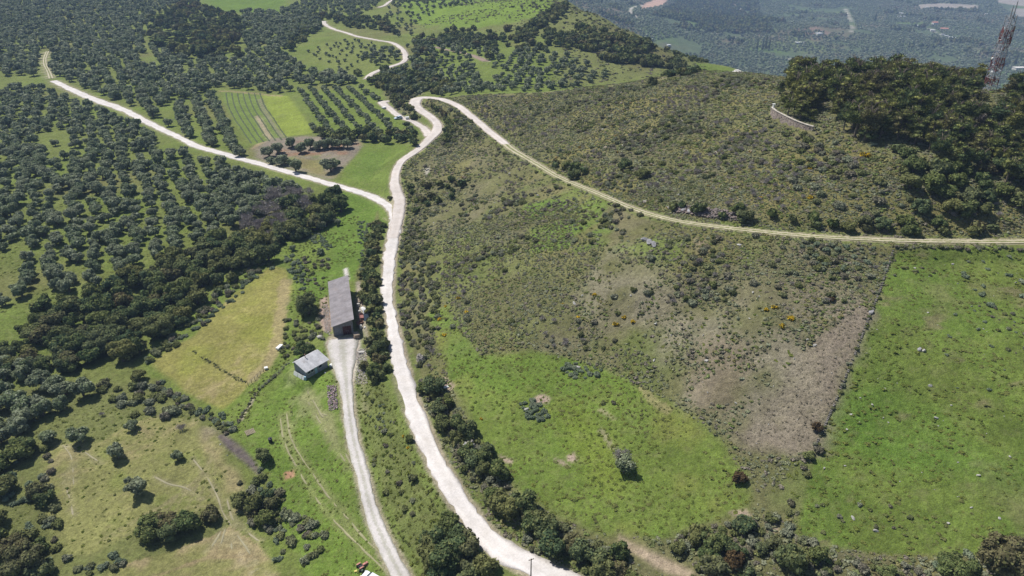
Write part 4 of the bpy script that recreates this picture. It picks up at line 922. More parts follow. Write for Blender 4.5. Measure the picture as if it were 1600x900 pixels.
# ------------------------------------------------------------------ shrubs on the slopes
hillA = [(720,158),(800,150),(900,142),(1000,133),(1090,118),(1200,125),(1215,160),(1205,200),(1290,215),(1400,275),(1600,310),(1600,352),(1300,345),(1170,335),(1050,320),(930,290),(850,250),(760,190)]
def hill_zone(kind, key, noun, where, poly, sp, r0, r1, seed, thr, field=None, drop=0):
    P = G(poly, sp, sp, 10, .35, drop, seed); n = fbm(P[:, 0], P[:, 1], 14, seed + 300, 3); P = P[n > thr]
    zone(kind, key, noun, where, noun + 's ' + where, P, rr(len(P), r0, r1, seed))
hillA = [(720,158),(800,150),(900,142),(1000,133),(1090,118),(1200,125),(1215,160),(1205,200),(1290,215),(1400,275),(1600,310),(1600,352),(1300,345),(1170,335),(1050,320),(930,290),(850,250),(760,190)]
hillB = [(660,262),(720,190),(760,210),(850,270),(930,310),(1050,350),(1200,370),(1400,382),(1392,420),(1360,480),(1200,470),(1050,480),(1000,540),(860,545),(760,550),(720,500),(660,600),(640,560),(625,500),(620,430),(635,350)]
hill_zone('shrub', 'hA', 'shrub', 'on the hillside above the track', hillA, 4.2, .7, 1.5, 60, .12)
hill_zone('shrub', 'hB', 'shrub', 'on the slope between road and track', hillB, 4.0, .6, 1.3, 61, .12)
Z('shrub', 'roadR', 'shrub', 'on the bank right of the main road', [(632,345),(660,350),(680,420),(690,480),(680,530),(660,580),(640,560),(628,500),(622,440)], 2.0, .7, 1.5, 62, .1)
Z('shrub', 'kwood', 'grey green shrub', 'in the thicket left of the dry field hedge', [(120,605),(170,600),(235,600),(280,650),(262,662),(200,645),(150,625)], 3.0, 1.3, 2.2, 63, .05)
Z('shrub', 'vslope', 'large shrub', 'below the pine wood', [(1215,205),(1290,215),(1400,285),(1440,330),(1400,345),(1300,340),(1220,290)], 3.6, 1.0, 2.0, 64, .25)
Z('shrub', 'hairs', 'low shrub', 'between the hairpin bend and the track', [(700,172),(720,178),(745,198),(760,215),(725,215),(705,232),(690,225),(700,205),(715,190)], 2.8, .9, 1.8, 166, .05)
Z('shrub', 'rh2', 'low shrub', 'along both edges of the roadside hedge', [(655,595),(695,600),(712,640),(752,680),(790,735),(825,785),(875,822),(960,858),(1010,885),(1010,912),(895,912),(866,885),(832,862),(792,828),(766,798),(735,755),(705,705),(680,668)], 1.9, .7, 1.4, 167, .1)
Z('shrub', 'br2', 'mixed shrub', 'in the thicket along the bottom right edge', [(1030,860),(1070,832),(1130,810),(1190,818),(1260,845),(1340,880),(1420,885),(1420,912),(1090,912)], 2.0, .7, 1.4, 168, .15)
Z('shrub', 'br3', 'low green bush', 'at the bottom right below the big meadow', [(1230,838),(1300,862),(1400,872),(1480,870),(1480,905),(1350,905)], 2.0, .6, 1.2, 169, .15)
Z('shrub', 'ell', 'shrub', 'along the lower edge of the round meadow', [(1010,850),(1060,828),(1130,808),(1190,800),(1240,770),(1250,720),(1290,690),(1260,760),(1240,850),(1180,830),(1060,842)], 3.0, .7, 1.5, 65, .25)
Z('shrub', 'spur', 'shrub', 'on the slope of the terraced ridge', [(800,10),(885,3),(940,30),(1000,60),(1080,100),(950,95),(860,60)], 7, 1.0, 2.0, 66, .25)
Z('shrub', 'bank', 'green shrub', 'round the big tree left of the shed', [(440,500),(500,500),(505,530),(465,545),(450,570),(438,540)], 2.2, .7, 1.3, 67, .2)
Z('shrub', 'verge', 'low shrub', 'on the verge between farm track and main road', [(562,590),(595,610),(630,690),(680,790),(650,830),(600,770),(570,690)], 3.4, .5, 1.0, 68, .3)
hill_zone('shrub', 'rmead', 'low shrub', 'in the large right hand meadow', [(1400,400),(1600,395),(1600,870),(1260,830),(1290,690),(1350,540)], 2.6, .25, .7, 69, .24)
hill_zone('shrub', 'hA2', 'shrub', 'in the thickets on the upper hillside', hillA, 2.1, .7, 1.6, 160, .34)
hill_zone('shrub', 'hB2', 'shrub', 'in the thickets on the lower slope', hillB, 1.9, .6, 1.4, 161, .36)
hill_zone('dead', 'hD', 'brown grey heath bush', 'on the upper hillside', hillA, 3.2, .6, 1.2, 162, .22)
hill_zone('dead', 'hD2', 'brown grey heath bush', 'on the slope between road and track', hillB, 3.4, .5, 1.0, 163, .26)
Z('shrub', 'hairg', 'low shrub', 'between hairpin bend and parking spur', [(600,142),(640,142),(655,148),(646,160),(652,180),(680,196),(670,204),(650,195),(622,180),(612,163)], 3.0, 1.0, 1.9, 170, .1)
Z('shrub', 'strm3', 'green shrub', 'in the thicket along the dry stream', [(360,745),(410,745),(440,770),(470,800),(500,830),(500,870),(470,890),(430,860),(390,810)], 2.1, .4, 1.7, 171, .2)
Z('shrub', 'hdg', 'dense shrub', 'in the hedge between the dry and mown fields', [(238,588),(262,604),(300,630),(345,656),(372,676),(360,682),(335,668),(290,642),(250,618)], 1.6, .7, 1.3, 172, .05)
Z('shrub', 'lborder', 'grey green shrub', 'on the left border of the mown field', [(58,700),(85,700),(78,760),(100,820),(120,860),(200,868),(210,890),(120,905),(85,860),(60,790)], 2.2, .8, 1.5, 173, .3)
Z('shrub', 'fork', 'green shrub', 'on the creek side above the dry field', [(225,560),(260,530),(320,480),(345,450),(385,418),(430,410),(400,432),(355,470),(320,508),(280,540),(240,568)], 2.2, .8, 1.6, 174, .25)
Z('shrub', 'bushshed', 'green bush', 'on the weedy ground above the shed', [(465,400),(500,390),(520,400),(510,430),(500,460),(470,440)], 2.4, .6, 1.2, 175, .3)
Z('shrub', 'strm2', 'shrub', 'on the bank of the dry stream at the bottom', [(430,770),(470,800),(520,840),(520,870),(470,880),(430,830)], 2.6, .7, 1.3, 70, .3)
Z('pale', 'p1', 'pale grey shrub', 'on the stony bank beside the bright meadow', [(560,345),(580,350),(578,400),(570,430),(562,430),(560,380)], 1.7, .5, 1.0, 71, .05)
Z('pale', 'p2', 'pale grey shrub', 'between the dry field and the bank above the shed', [(446,400),(470,400),(478,430),(475,455),(460,440),(448,420)], 2.0, .8, 1.4, 72, .05)
Z('pale', 'p3', 'grey green shrub', 'in the hedge below the dry field', [(240,592),(262,604),(300,628),(345,652),(352,640),(362,650),(368,672),(350,668),(300,642),(250,612)], 1.8, .8, 1.3, 73, .0)
Z('pale', 'p4', 'pale shrub', 'on the creek bank above the dry field', [(350,455),(400,425),(425,420),(400,440),(350,485),(310,520),(250,550),(240,570),(225,565),(270,530),(320,495)], 2.3, .7, 1.3, 74, .2)
Z('pale', 'p5', 'pale shrub', 'on the slope below the hill track', [(1250,382),(1390,388),(1385,425),(1300,430),(1250,410)], 2.4, .6, 1.2, 75, .2)
Z('pale', 'p6', 'pale cushion bush', 'in the upper right of the large meadow', [(1510,400),(1600,400),(1600,480),(1540,480),(1500,440)], 3.2, .5, 1.2, 76, .3)
Z('pale', 'p7', 'pale grey bush', 'along the stream at the bottom', [(380,700),(440,770),(450,870),(470,895),(430,880),(400,800),(390,760)], 2.6, .6, 1.2, 77, .25)
Z('pale', 'p8', 'pale low bush', 'in the round green meadow', [(803,630),(830,627),(864,645),(860,657),(818,655)], 1.15, .5, 1.1, 78, .05)
Z('pale', 'p9', 'pale low bush', 'at the top edge of the round meadow', [(876,572),(900,568),(940,576),(943,590),(905,592),(880,587)], 1.2, .5, 1.1, 79, .05)
Z('shrub', 'mc', 'low dark bush', 'in the right half of the round meadow', [(933,630),(960,627),(972,636),(950,644),(936,640)], 1.5, .4, .8, 179, .15)
Z('pale', 'p10', 'pale low bush', 'on the right side of the large meadow', [(1450,480),(1600,490),(1600,640),(1500,610),(1440,560)], 4.5, .3, .65, 80, .3)
Z('pale', 'p11', 'grey bush', 'at the bottom right edge', [(1420,885),(1490,868),(1540,860),(1560,905),(1400,910)], 2.2, .8, 1.4, 81, .15)
Z('pale', 'p12', 'pale shrub', 'in the hedge at the bottom left', [(128,895),(150,870),(200,865),(205,880),(160,900)], 2.0, .8, 1.3, 82, .1)
Z('pale', 'p13', 'pale cushion bush', 'on the green patch of the slope', [(820,320),(900,310),(960,340),(900,385),(830,385)], 4.0, .4, .9, 83, .4)
Z('pale', 'p14', 'grey green shrub', 'on the meadow edge below the wood', [(470,368),(500,365),(520,385),(515,392),(490,380)], 1.5, .6, 1.0, 84, .0)
Z('pale', 'p15', 'pale cushion bush', 'on the stony verge beside the farm track', [(572,650),(598,630),(612,660),(590,680)], 1.4, .35, .6, 85, .1)
for n_, (poly, sp, key, wh, kd) in enumerate([([(850,430),(1000,470),(1000,510),(880,510)], 9, 'g1', 'in the middle of the slope', 'gorse'), ([(1180,470),(1260,480),(1260,530),(1190,520)], 9, 'g2', 'on the slope left of the bare patch', 'gorse'), ([(980,300),(1100,340),(1090,390),(1000,370)], 7, 'g3', 'below the hill track', 'gorse2'),
                                  ([(820,240),(1000,200),(1200,150),(1215,230),(1150,300),(950,280)], 9.5, 'g4', 'on the upper hillside', 'gorse2'), ([(650,500),(740,430),(730,500),(680,560)], 8, 'g5', 'near the main road bank', 'gorse'), ([(730,165),(800,155),(950,145),(1080,125),(1190,130),(1150,150),(1000,180),(850,200)], 9, 'g6', 'near the crest', 'gorse2'),
                                  ([(700,265),(730,265),(735,280),(705,285)], 3, 'g7', 'below the hairpin', 'gorse2'), ([(230,520),(290,470),(320,490),(260,540)], 6, 'g8', 'on the creek bank', 'gorse2'), ([(1100,300),(1280,230),(1300,320),(1150,330)], 10, 'g9', 'right part of the upper hillside', 'gorse')]):
    P = G(poly, sp, sp, 33, .35, .25, 200 + n_); zone(kd, key, 'yellow flowering gorse' if kd == 'gorse' else 'ochre fading gorse', wh, 'gorse bushes ' + wh, P, rr(len(P), .5, 1.1, 200 + n_))
for x, y, r, t in [(903,497,.9,'bright yellow gorse left of centre on the slope'), (976,497,.8,'bright yellow gorse right of the two in mid slope'), (963,508,.9,'dull yellow gorse beside the bright one in mid slope'), (1222,510,.9,'bright orange yellow gorse left of the bare brown patch'), (1196,485,.8,'yellow gorse above the orange one near the bare patch'),
                   (666,530,.9,'orange yellow gorse on the bank right of the main road'), (717,467,.8,'yellow gorse beside the dark bush low on the slope'), (638,700,.5,'yellow flowering bush below the round bush beside the main road'), (630,682,.5,'yellow tipped bush on the left verge of the main road'), (1353,245,1.6,'yellow green broom below the near corner of the pine wood'),
                   (752,655,.5,'bright yellow sprig in the roadside hedge'), (862,810,.6,'orange gorse on top of the roadside hedge'), (960,862,.6,'yellow gorse in the hedge at the bottom')]:
    single('gorse', x, y, r, t)
for x, y, r, t in [(1155,750,2.0,'round rusty brown shrub right of the round meadow'), (1277,672,1.5,'reddish brown bush at the edge of the bare brown patch'), (1145,885,2.4,'dark reddish bush at the bottom right of the round meadow'), (1300,470,1.0,'brown bush near the field boundary on the slope')]:
    single('rust', x, y, r, t)
for n_, (poly, sp, r0, r1, key, wh) in enumerate([([(375,350),(430,308),(485,296),(488,335),(425,372),(390,378)], 4.2, 2.6, 3.6, 'd1', 'in the creek wood beside the meadow'), ([(60,420),(30,390),(50,400),(60,440)], 6, 2, 2.6, 'd2', 'at the left edge of the grove'), ([(920,520),(950,505),(950,535)], 3, .8, 1.2, 'd3', 'in mid slope'), ([(1230,145),(1250,140),(1245,160)], 3, 1, 1.6, 'd4', 'behind the curved stone wall'),
                                       ([(1420,175),(1590,180),(1600,205),(1440,200)], 9, 1.6, 2.4, 'd5', 'among the pines'), ([(1080,400),(1130,395),(1350,480),(1360,500),(1320,490)], 7, .7, 1.2, 'd6', 'on the slope below the track')]):
    P = G(poly, sp, sp, 33, .3, .15, 230 + n_); zone('dead', key, 'bare grey bush', wh, 'bare bushes ' + wh, P, rr(len(P), r0, r1, 230 + n_))
for x, y, r, t in [(283,672,1.3,'bare grey brown bush on the right part of the mown field'), (970,722,2.0,'bare grey twiggy tree top behind the lone olive in the round meadow'), (160,650,.9,'low bare bush above the mown field'), (1092,413,1.2,'purple grey bare bush below the hill track'), (441,368,1.5,'thin bare tree at the top of the dry field')]:
    single('dead', x, y, r, t)
for x, y, r, t in [(657,565,1.6,'pale blossoming bush at the right edge of the main road'), (733,700,1.5,'pale blossoming bush in the roadside hedge beside the round meadow'), (466,672,.6,'white flowering bush')]:
    if x != 466: single('blossom', x, y, r, t)
for key, ln, wd, r0, r1, wh in (('ditch', [(470,560),(447,570),(425,592),(405,608),(390,632),(368,668)], .6, .3, .6, 'along the ditch beside the farm meadow'), ('mid', [(300,548),(322,562),(350,580),(384,600)], .5, .2, .42, 'along the line across the dry field'),
                            ('bnd', [(1396,388),(1376,450),(1360,490),(1333,560),(1303,632),(1272,702)], 1.2, .3, .7, 'along the boundary of the big meadow'), ('bnd2', [(1402,386),(1460,388),(1530,389),(1600,389),(1640,388)], .9, .45, .85, 'on the lower edge of the hill track'),
                            ('rbank', [(632,342),(640,300),(632,275),(645,255),(665,238)], 1.5, .5, 1.0, 'beside the pale hill road')):
    L_ = smooth_line(Up(ln), wd)[:, :2]; g_ = np.random.default_rng(len(key)); L_ = L_[g_.random(len(L_)) > .25] ; L_ = L_ + g_.normal(size=L_.shape) * .25
    zone('shrub', 'ln' + key, 'low bush', wh, 'low bushes ' + wh, L_, rr(len(L_), r0, r1, 5))
populate('olive', 'olive_grove', 'grey green olive groves spreading behind the separate trees')
populate('oak', 'evergreen_thicket', 'dark evergreen thickets on the far slopes and gullies')
populate('pine', 'pine_wood', 'remaining pines at the far side of the hilltop wood')
populate('shrub', 'hillside_shrubs', 'small dull green shrubs scattered over the slopes')
populate('pale', 'pale_shrubs', 'small pale grey green cushion shrubs over the slopes')
populate('gorse', 'gorse_patch', 'yellow gorse scattered on the slopes')
populate('gorse2', 'faded_gorse_patch', 'ochre gorse scattered on the slopes')
populate('rust', 'brown_shrubs', 'brown shrubs on the slopes')
populate('dead', 'bare_bushes', 'bare bushes on the slopes')
populate('blossom', 'flowering_bushes', 'flowering bushes')

# ------------------------------------------------------------------ ground cover nobody could count
def cover(name, label, cat, poly, sp, r0, r1, protos, seed, keep=None, zs=1.0, tilt=.15, world=False):
    P = grid_pts(poly, sp, sp, 7, .4, 0, seed, world)
    if keep is not None: P = P[keep(P)]
    P = P[clear(P, .35)]; r = r0 * .85 + (r1 * 1.2 - r0 * .85) * np.random.default_rng(seed).random(len(P)) ** 1.8; Q = np.column_stack([P, gz(P[:, 0], P[:, 1]) - .04])
    print(name, len(P)); scatter(name, label, cat, Q, r, [p[2] for p in PROTO[protos]], zs, tilt)
def nz(s, seed, a): return lambda P: fbm(P[:, 0], P[:, 1], s, seed, 3) + .5 * (np.random.default_rng(seed).random(len(P)) - .5) > a
EXC = [Up([(668,490),(700,478),(722,520),(750,556),(835,548),(930,572),(1040,622),(1130,690),(1180,775),(1170,808),(1040,840),(920,832),(820,780),(765,715),(712,625),(690,555)]), RM, Up([(1240,560),(1290,520),(1350,478),(1362,492),(1335,560),(1305,630),(1275,702),(1225,712),(1165,708),(1140,680),(1180,640),(1215,600)])]
def scrubkeep(P):
    k = inpoly(P, HW) & ((nz(9, 301, -.25)(P) & nz(30, 302, -.45)(P) & ~(inpoly(P, PALE) & ~nz(6, 401, .05)(P))) | inpoly(P, HILLUP)) & (poly_sd(WFRONT, P[:, 0], P[:, 1]) > 0)
    for e in EXC: k &= ~inpoly(P, e)
    return k & (EXf(P) > .0)
PALE = Up([(900,440),(950,395),(1010,420),(1080,480),(1150,500),(1240,520),(1260,600),(1180,690),(1100,640),(1040,590),(990,530),(930,490)])
WFRONT = np.vstack([WALLB + [0, .5, 0], (WALLB + [0, -4.5, 0])[::-1]])
def EXf(P): return np.ones(len(P))
view = [(-20, 60), (95, 60), (175, 160), (220, 260), (200, 400), (-40, 420), (-40, 260)]
nearv = [(-20, 60), (95, 60), (150, 165), (-20, 210)]; farv = [(-45, 200), (150, 150), (220, 260), (180, 400), (-60, 420)]
cover('low_scrub', 'low grey green and brown scrub cushions covering the hillside', 'scrub', nearv, .64, .28, .6, 'scrub', 302, scrubkeep, 1.1, world=True)
cover('upper_scrub', 'low scrub cushions covering the hill above the track', 'scrub', farv, .98, .35, .85, 'scrub', 303, scrubkeep, 1.1, world=True)
brown = EXC[2]
cover('cut_brushwood', 'cut dry brushwood strewn over the bare brown patch', 'brushwood', brown, .8, .25, .55, 'twig', 304, None, 1.0, world=True)
cover('dry_litter', 'dry twigs and litter between the slope bushes', 'brushwood', hillB + [(1050,600)], 1.6, .25, .6, 'twig', 305, nz(15, 5, .05))
cover('meadow_grass', 'lumpy green grass and low herbs of the large right meadow', 'grass', RM, .95, .25, .65, 'tuft', 306, nz(5, 13, -.15), .75, world=True)
cover('round_meadow_grass', 'green grass tufts of the round meadow beside the road', 'grass', EXC[0], 1.0, .25, .6, 'tuft', 307, nz(9, 7, -.2), .8, world=True)
cover('field_grass', 'bright grass tufts of the meadow beside the farm track', 'grass', MEADOW, 1.1, .2, .5, 'tuft', 308, nz(7, 8, -.1), .9, world=True)
cover('slope_grass', 'green grass and herbs between the slope scrub', 'grass', nearv, 1.6, .3, .7, 'tuft', 318, lambda P: inpoly(P, HW) & nz(18, 191, .15)(P) & ~inpoly(P, RM) & ~inpoly(P, EXC[2]), .7, world=True)
cover('verge_weeds', 'green weeds on the verge between farm track and main road', 'weeds', [(555,545),(600,600),(632,660),(655,720),(720,810),(700,900),(640,900),(600,800),(570,700),(555,640)], .9, .25, .6, 'tuft', 309, None, 1.4)
cover('bank_weeds', 'green weeds on the banks round the dry field', 'weeds', [(440,380),(520,310),(560,330),(560,430),(515,437),(510,520),(470,545),(430,590),(375,680),(340,660),(400,600),(440,560),(460,440)], 1.1, .3, .6, 'tuft', 310, nz(6, 9, -.1), 1.3)
cover('grove_grass', 'bright grass under and between the olive trees', 'grass', [(-100,330),(120,300),(420,300),(400,350),(100,480),(-100,520)], 2.0, .4, .8, 'tuft', 311, nz(12, 10, -.1), .7)
cover('southwest_weeds', 'tufts of weeds round the mown fields', 'weeds', [(-60,560),(240,600),(340,660),(390,740),(420,860),(380,850),(340,800),(120,870),(-60,910)], 1.3, .2, .55, 'tuft', 312, nz(8, 11, 0.02), 1.1)
cover('ridge_scrub', 'low scrub on the slopes of the terraced ridge', 'scrub', [(640,45),(700,20),(800,-10),(885,2),(940,27),(1000,57),(1050,82),(1110,108),(1000,125),(900,135),(820,140),(900,95),(850,60),(760,50)], 3.2, .7, 1.5, 'scrub', 313, nz(30, 12, -.1), .9)
# far valley groves
P = grid_pts([(150, 900), (520, 900), (2500, 2700), (2500, 3300), (-100, 3300), (-50, 1500), (60, 900)], 10.5, 12.5, 25, .18, .04, 320, True)
z = gz(P[:, 0], P[:, 1]); q = np.column_stack([P, z]); px, py, dep = proj(q); k = (z < -60) & (px > 820) & (px < 1640) & (py > -25) & (py < 140); 
barep = [(1002,8),(1020,0),(1045,-4),(1040,6),(1022,12),(1003,16)], [(1430,8),(1475,5),(1530,8),(1528,14),(1440,14)], [(1560,-3),(1640,-5),(1640,28),(1590,28),(1560,6)], [(1096,40),(1118,42),(1120,48),(1100,46)], [(1015,66),(1060,58),(1100,72),(1090,84),(1030,80)]
for b_ in barep: k &= ~inpoly(P, FU(b_))
lines = np.vstack([smooth_line(np.column_stack([FU(l), np.zeros(len(l))]), 8)[:, :2] for l in [[(1004,8),(988,12),(986,20),(996,27)], [(1048,37),(1070,40),(1100,48)], [(1112,27),(1140,25),(1162,24)], [(1140,5),(1152,12),(1168,22)], [(1322,14),(1325,22),(1330,35),(1331,48),(1320,58)], [(1232,92),(1242,100),(1250,106)], [(1425,40),(1445,42),(1458,48),(1470,55),(1492,62)]]])
for s in range(0, len(P), 5000):
    k[s:s + 5000] &= (((P[s:s + 5000, None] - lines[None]) ** 2).sum(-1).min(1) > 100)
k &= fbm(P[:, 0], P[:, 1], 90, 77, 4) > -.32
P, q = P[k], q[k]; hillm = inpoly(P, FU([(1020,25),(1060,5),(1100,-8),(1180,-8),(1200,40),(1210,52),(1160,54),(1110,52),(1060,35)])) | (fbm(P[:, 0], P[:, 1], 90, 87, 4) > .42)
print('valley', len(P)); r = rr(len(P), 3.2, 5.0, 321)
scatter('valley_olive_groves', 'hazy olive groves covering the floor of the far valley', 'trees', q[~hillm], r[~hillm], [p[2] for p in PROTO['speck']], .8, .05)
scatter('valley_woods', 'dark hazy woods on the low hill of the far valley', 'trees', q[hillm], r[hillm] * 1.5, [p[2] for p in PROTO['darkspeck']], 1.0, .05)
# ------------------------------------------------------------------ built things
class MB:
    """collects boxes, tubes and free faces, then links them as one mesh object"""
    def __init__(s): s.V, s.F, s.n = [], [], 0
    def add(s, V, F):
        s.V.append(np.asarray(V, float)); s.F += [tuple(int(i) + s.n for i in f) for f in F]; s.n += len(V); return s
    def box(s, c, size, rz=0, tilt=0, taper=1.0):
        x, y, z = np.array(size) / 2; v = np.array([[a * x * (taper if k > 0 else 1), b * y * (taper if k > 0 else 1), k * z] for k in (-1, 1) for a, b in ((-1, -1), (1, -1), (1, 1), (-1, 1))])
        if tilt: ct, st = math.cos(tilt), math.sin(tilt); v = v @ np.array([[1, 0, 0], [0, ct, st], [0, -st, ct]])
        c_, s_ = math.cos(rz), math.sin(rz); v = v @ np.array([[c_, s_, 0], [-s_, c_, 0], [0, 0, 1]]) + c
        return s.add(v, [(3, 2, 1, 0), (4, 5, 6, 7), (0, 1, 5, 4), (1, 2, 6, 5), (2, 3, 7, 6), (3, 0, 4, 7)])
    def tube(s, p, q, r, seg=6, r2=None):
        v, f = tube([p, (np.array(p) + q) / 2, q], [r, (r + (r2 or r)) / 2, r2 or r], seg); n = len(v)
        s.add(v, [tuple(x) for x in f] + [tuple(range(seg))[::-1], tuple(range(n - seg, n))]); return s
    def hexa(s, b, t):                  # any box from 4 bottom and 4 top points
        return s.add(list(b) + list(t), [(3, 2, 1, 0), (4, 5, 6, 7), (0, 1, 5, 4), (1, 2, 6, 5), (2, 3, 7, 6), (3, 0, 4, 7)])
    def build(s, name, mat, parent=None, loc=None, rz=None, bevel=0, kind=None):
        me = bpy.data.meshes.new(name); me.from_pydata(np.vstack(s.V).tolist(), [], s.F); me.materials.append(mat)
        bm = bmesh.new(); bm.from_mesh(me); bmesh.ops.recalc_face_normals(bm, faces=bm.faces)
        if bevel: bmesh.ops.bevel(bm, geom=bm.edges, offset=bevel, segments=2, affect='EDGES', clamp_overlap=True)
        bm.to_mesh(me); bm.free()
        o = link(name, me, parent, loc, None if rz is None else (0, 0, rz))
        if kind: o['kind'] = kind
        return o
def empty(name, loc, rz, label, cat, group=None):
    e = bpy.data.objects.new(name, None); col.objects.link(e); e.location = loc; e.rotation_euler = (0, 0, rz); return tag(e, label, cat, group)
def mesh_thing(mb, name, mat, loc, rz, label, cat, group=None, bevel=0, kind=None):
    o = mb.build(name, mat, None, loc, rz, bevel); return tag(o, label, cat, group, kind)
def g1(px, py): return U([px], [py])[0]
def rgb(name, c, rough=.7, var=.2, sc=2, **k): return plain(name, c, rough, var, sc, **k)
M_WHITE = rgb('white_paint', (.72,.72,.70), .6); M_CONC = rgb('concrete', (.42,.40,.37), .9); M_WOOD = rgb('weathered_wood', (.25,.20,.15), .9, .4, 5); M_DARK = rgb('dark_plastic', (.03,.03,.035), .6)
M_RED = rgb('faded_red_paint', (.30,.13,.11), .6, .3); M_DRED = rgb('dark_red_paint', (.085,.035,.032), .8, .35); M_STEEL = rgb('galvanised_steel', (.45,.46,.48), .45, .25, metal=.6); M_RUSTY = rgb('rusty_iron', (.22,.12,.08), .9, .4)
M_BLUE = rgb('pale_blue_paint', (.35,.52,.62), .6); M_TILE = rgb('red_roof_tile', (.48,.22,.15), .9); M_WALLS = rgb('pale_house_wall', (.66,.62,.56), .9); M_GLASS = rgb('dark_window_glass', (.03,.045,.06), .15, .1, spec=.5); M_TYRE = rgb('tyre_rubber', (.03,.03,.03), .9)
M_PINK = rgb('faded_pink_board', (.50,.36,.30), .9, .3)
def sheet_mat(name, c, var):
    m = NT(name); ge = m.n('ShaderNodeNewGeometry'); co = m.n('ShaderNodeTexCoord').outputs['Object']; r_ = m.n('ShaderNodeRGB'); r_.outputs[0].default_value = (*c, 1)
    cc = m.scale(m.scale(r_.outputs[0], m.mapr(ge.outputs['Random Per Island'], 0, 1, 1 - var, 1 + var)), m.mapr(m.noise(co, .7, 6, .7), .3, .7, .72, 1.2))
    cc = m.mix(m.mapr(m.noise(co, 2.2, 5, .7), .55, .75, 0, .5), cc, tuple(q * .62 for q in c)); cc = m.mix(m.mapr(m.noise(co, .45, 6, .75), .55, .7, 0, .4), cc, (.22, .16, .12)); m.bsdf(cc, .9, spec=.2); return m.m
# --- long shed
SR = math.atan2(SHED_U[1], SHED_U[0])
e = empty('long_shed', shed_pt(0, 0), SR, 'long grey shed with a sloping corrugated sheet roof beside the main road', 'shed')
W_, L_, HL, HR = SHED_W, SHED_L, SHED_HL, SHED_HR
m_shed = rgb('grey_block_wall', (.19,.185,.185), .95, .25); m_roof = sheet_mat('fibre_cement_roof', (.255,.235,.24), .09)
mb = MB(); t_ = .2
mb.hexa([(0, L_ - t_, 0), (W_, L_ - t_, 0), (W_, L_, 0), (0, L_, 0)], [(0, L_ - t_, HL), (W_, L_ - t_, HR), (W_, L_, HR), (0, L_, HL)])
mb.box((t_ / 2, L_ / 2, HL / 2 - .03), (t_, L_ - 2 * t_ - .01, HL - .06)); mb.box((W_ - t_ / 2, L_ / 2, HR / 2 - .03), (t_, L_ - 2 * t_ - .01, HR - .06)); mb.build('wall', m_shed, e)
d0, d1, d2, d3 = .35, W_ * .40, W_ * .47, W_ * .90; fb = lambda x: HL + (HR - HL) * x / W_
mf = MB()
for a, b, z0 in ((0, d0, 0), (d0, d1, 2.45), (d1, d2, 0), (d2, d3, 2.75), (d3, W_, 0)):
    mf.hexa([(a, 0, z0), (b - .003, 0, z0), (b - .003, t_, z0), (a, t_, z0)], [(a, 0, fb(a) - .04), (b - .003, 0, fb(b) - .04), (b - .003, t_, fb(b) - .04), (a, t_, fb(a) - .04)])
mf.build('front_wall', m_shed, e)
dr = MB().box(((d0 + d1) / 2, .12, 1.22), (d1 - d0 - .04, .06, 2.4)); dd = dr.build('door', rgb('grey_sheet_door', (.19,.20,.22), .6), e)
MB().box((d1 - .3, .06, 1.1), (.08, .08, .25)).build('handle', M_STEEL, dd)
for k in range(2):
    w2 = (d3 - d2) / 2; dd = MB().box((d2 + w2 * (k + .5), .13, 1.36), (w2 - .05, .06, 2.7)).build('door', M_DRED, e); dd['label'] = 'dark red door leaf'
    MB().box((d2 + w2 + (-.25 if k == 0 else .25), .07, 1.2), (.07, .08, .3)).build('handle', M_STEEL, dd)
# corrugated sheets, overlapping courses
rv, rf = MB(), None
ns, nsheet = 2, int(L_ / 1.05)
for j in range(nsheet + 1):
    for i in range(ns):
        y0, y1 = -.5 + j * (L_ + .9) / (nsheet + 1), -.5 + (j + 1) * (L_ + .9) / (nsheet + 1) + .05; x0, x1 = -.35 + i * (W_ + .8) / ns, -.35 + (i + 1) * (W_ + .8) / ns + (.12 if i == 0 else 0)
        n_ = 8; V, F = [], []
        up_ = .05 + .03 * (i == 1) + .012 * (j % 2) + random.random() * .01
        for k in range(n_ + 1):
            y = y0 + (y1 - y0) * k / n_
            for x in (x0, x1): V.append((x, y, fb(x) + up_ + .03 * math.sin(k * math.pi)))
        for k in range(n_ + 1):                      # wave: every other rib proud
            for q in (0, 1): v = V[2 * k + q]; V[2 * k + q] = (v[0], v[1], v[2] + (.035 if k % 2 else 0))
        F = [(2 * k, 2 * k + 1, 2 * k + 3, 2 * k + 2) for k in range(n_)]
        nb_ = len(V); V += [(x, y, z - .02) for x, y, z in V]; F += [tuple(q + nb_ for q in f[::-1]) for f in F]
        rv.add(V, F)
rv.build('roof', m_roof, e, kind='stuff')
mb = MB()
for k in range(5): mb.box((-.02 + W_ / 2, k * L_ / 4 + (.25 if k == 0 else -.3 if k == 4 else 0), HL - .2), (W_ - .5, .12, .16))
mb.build('beam', M_WOOD, e)
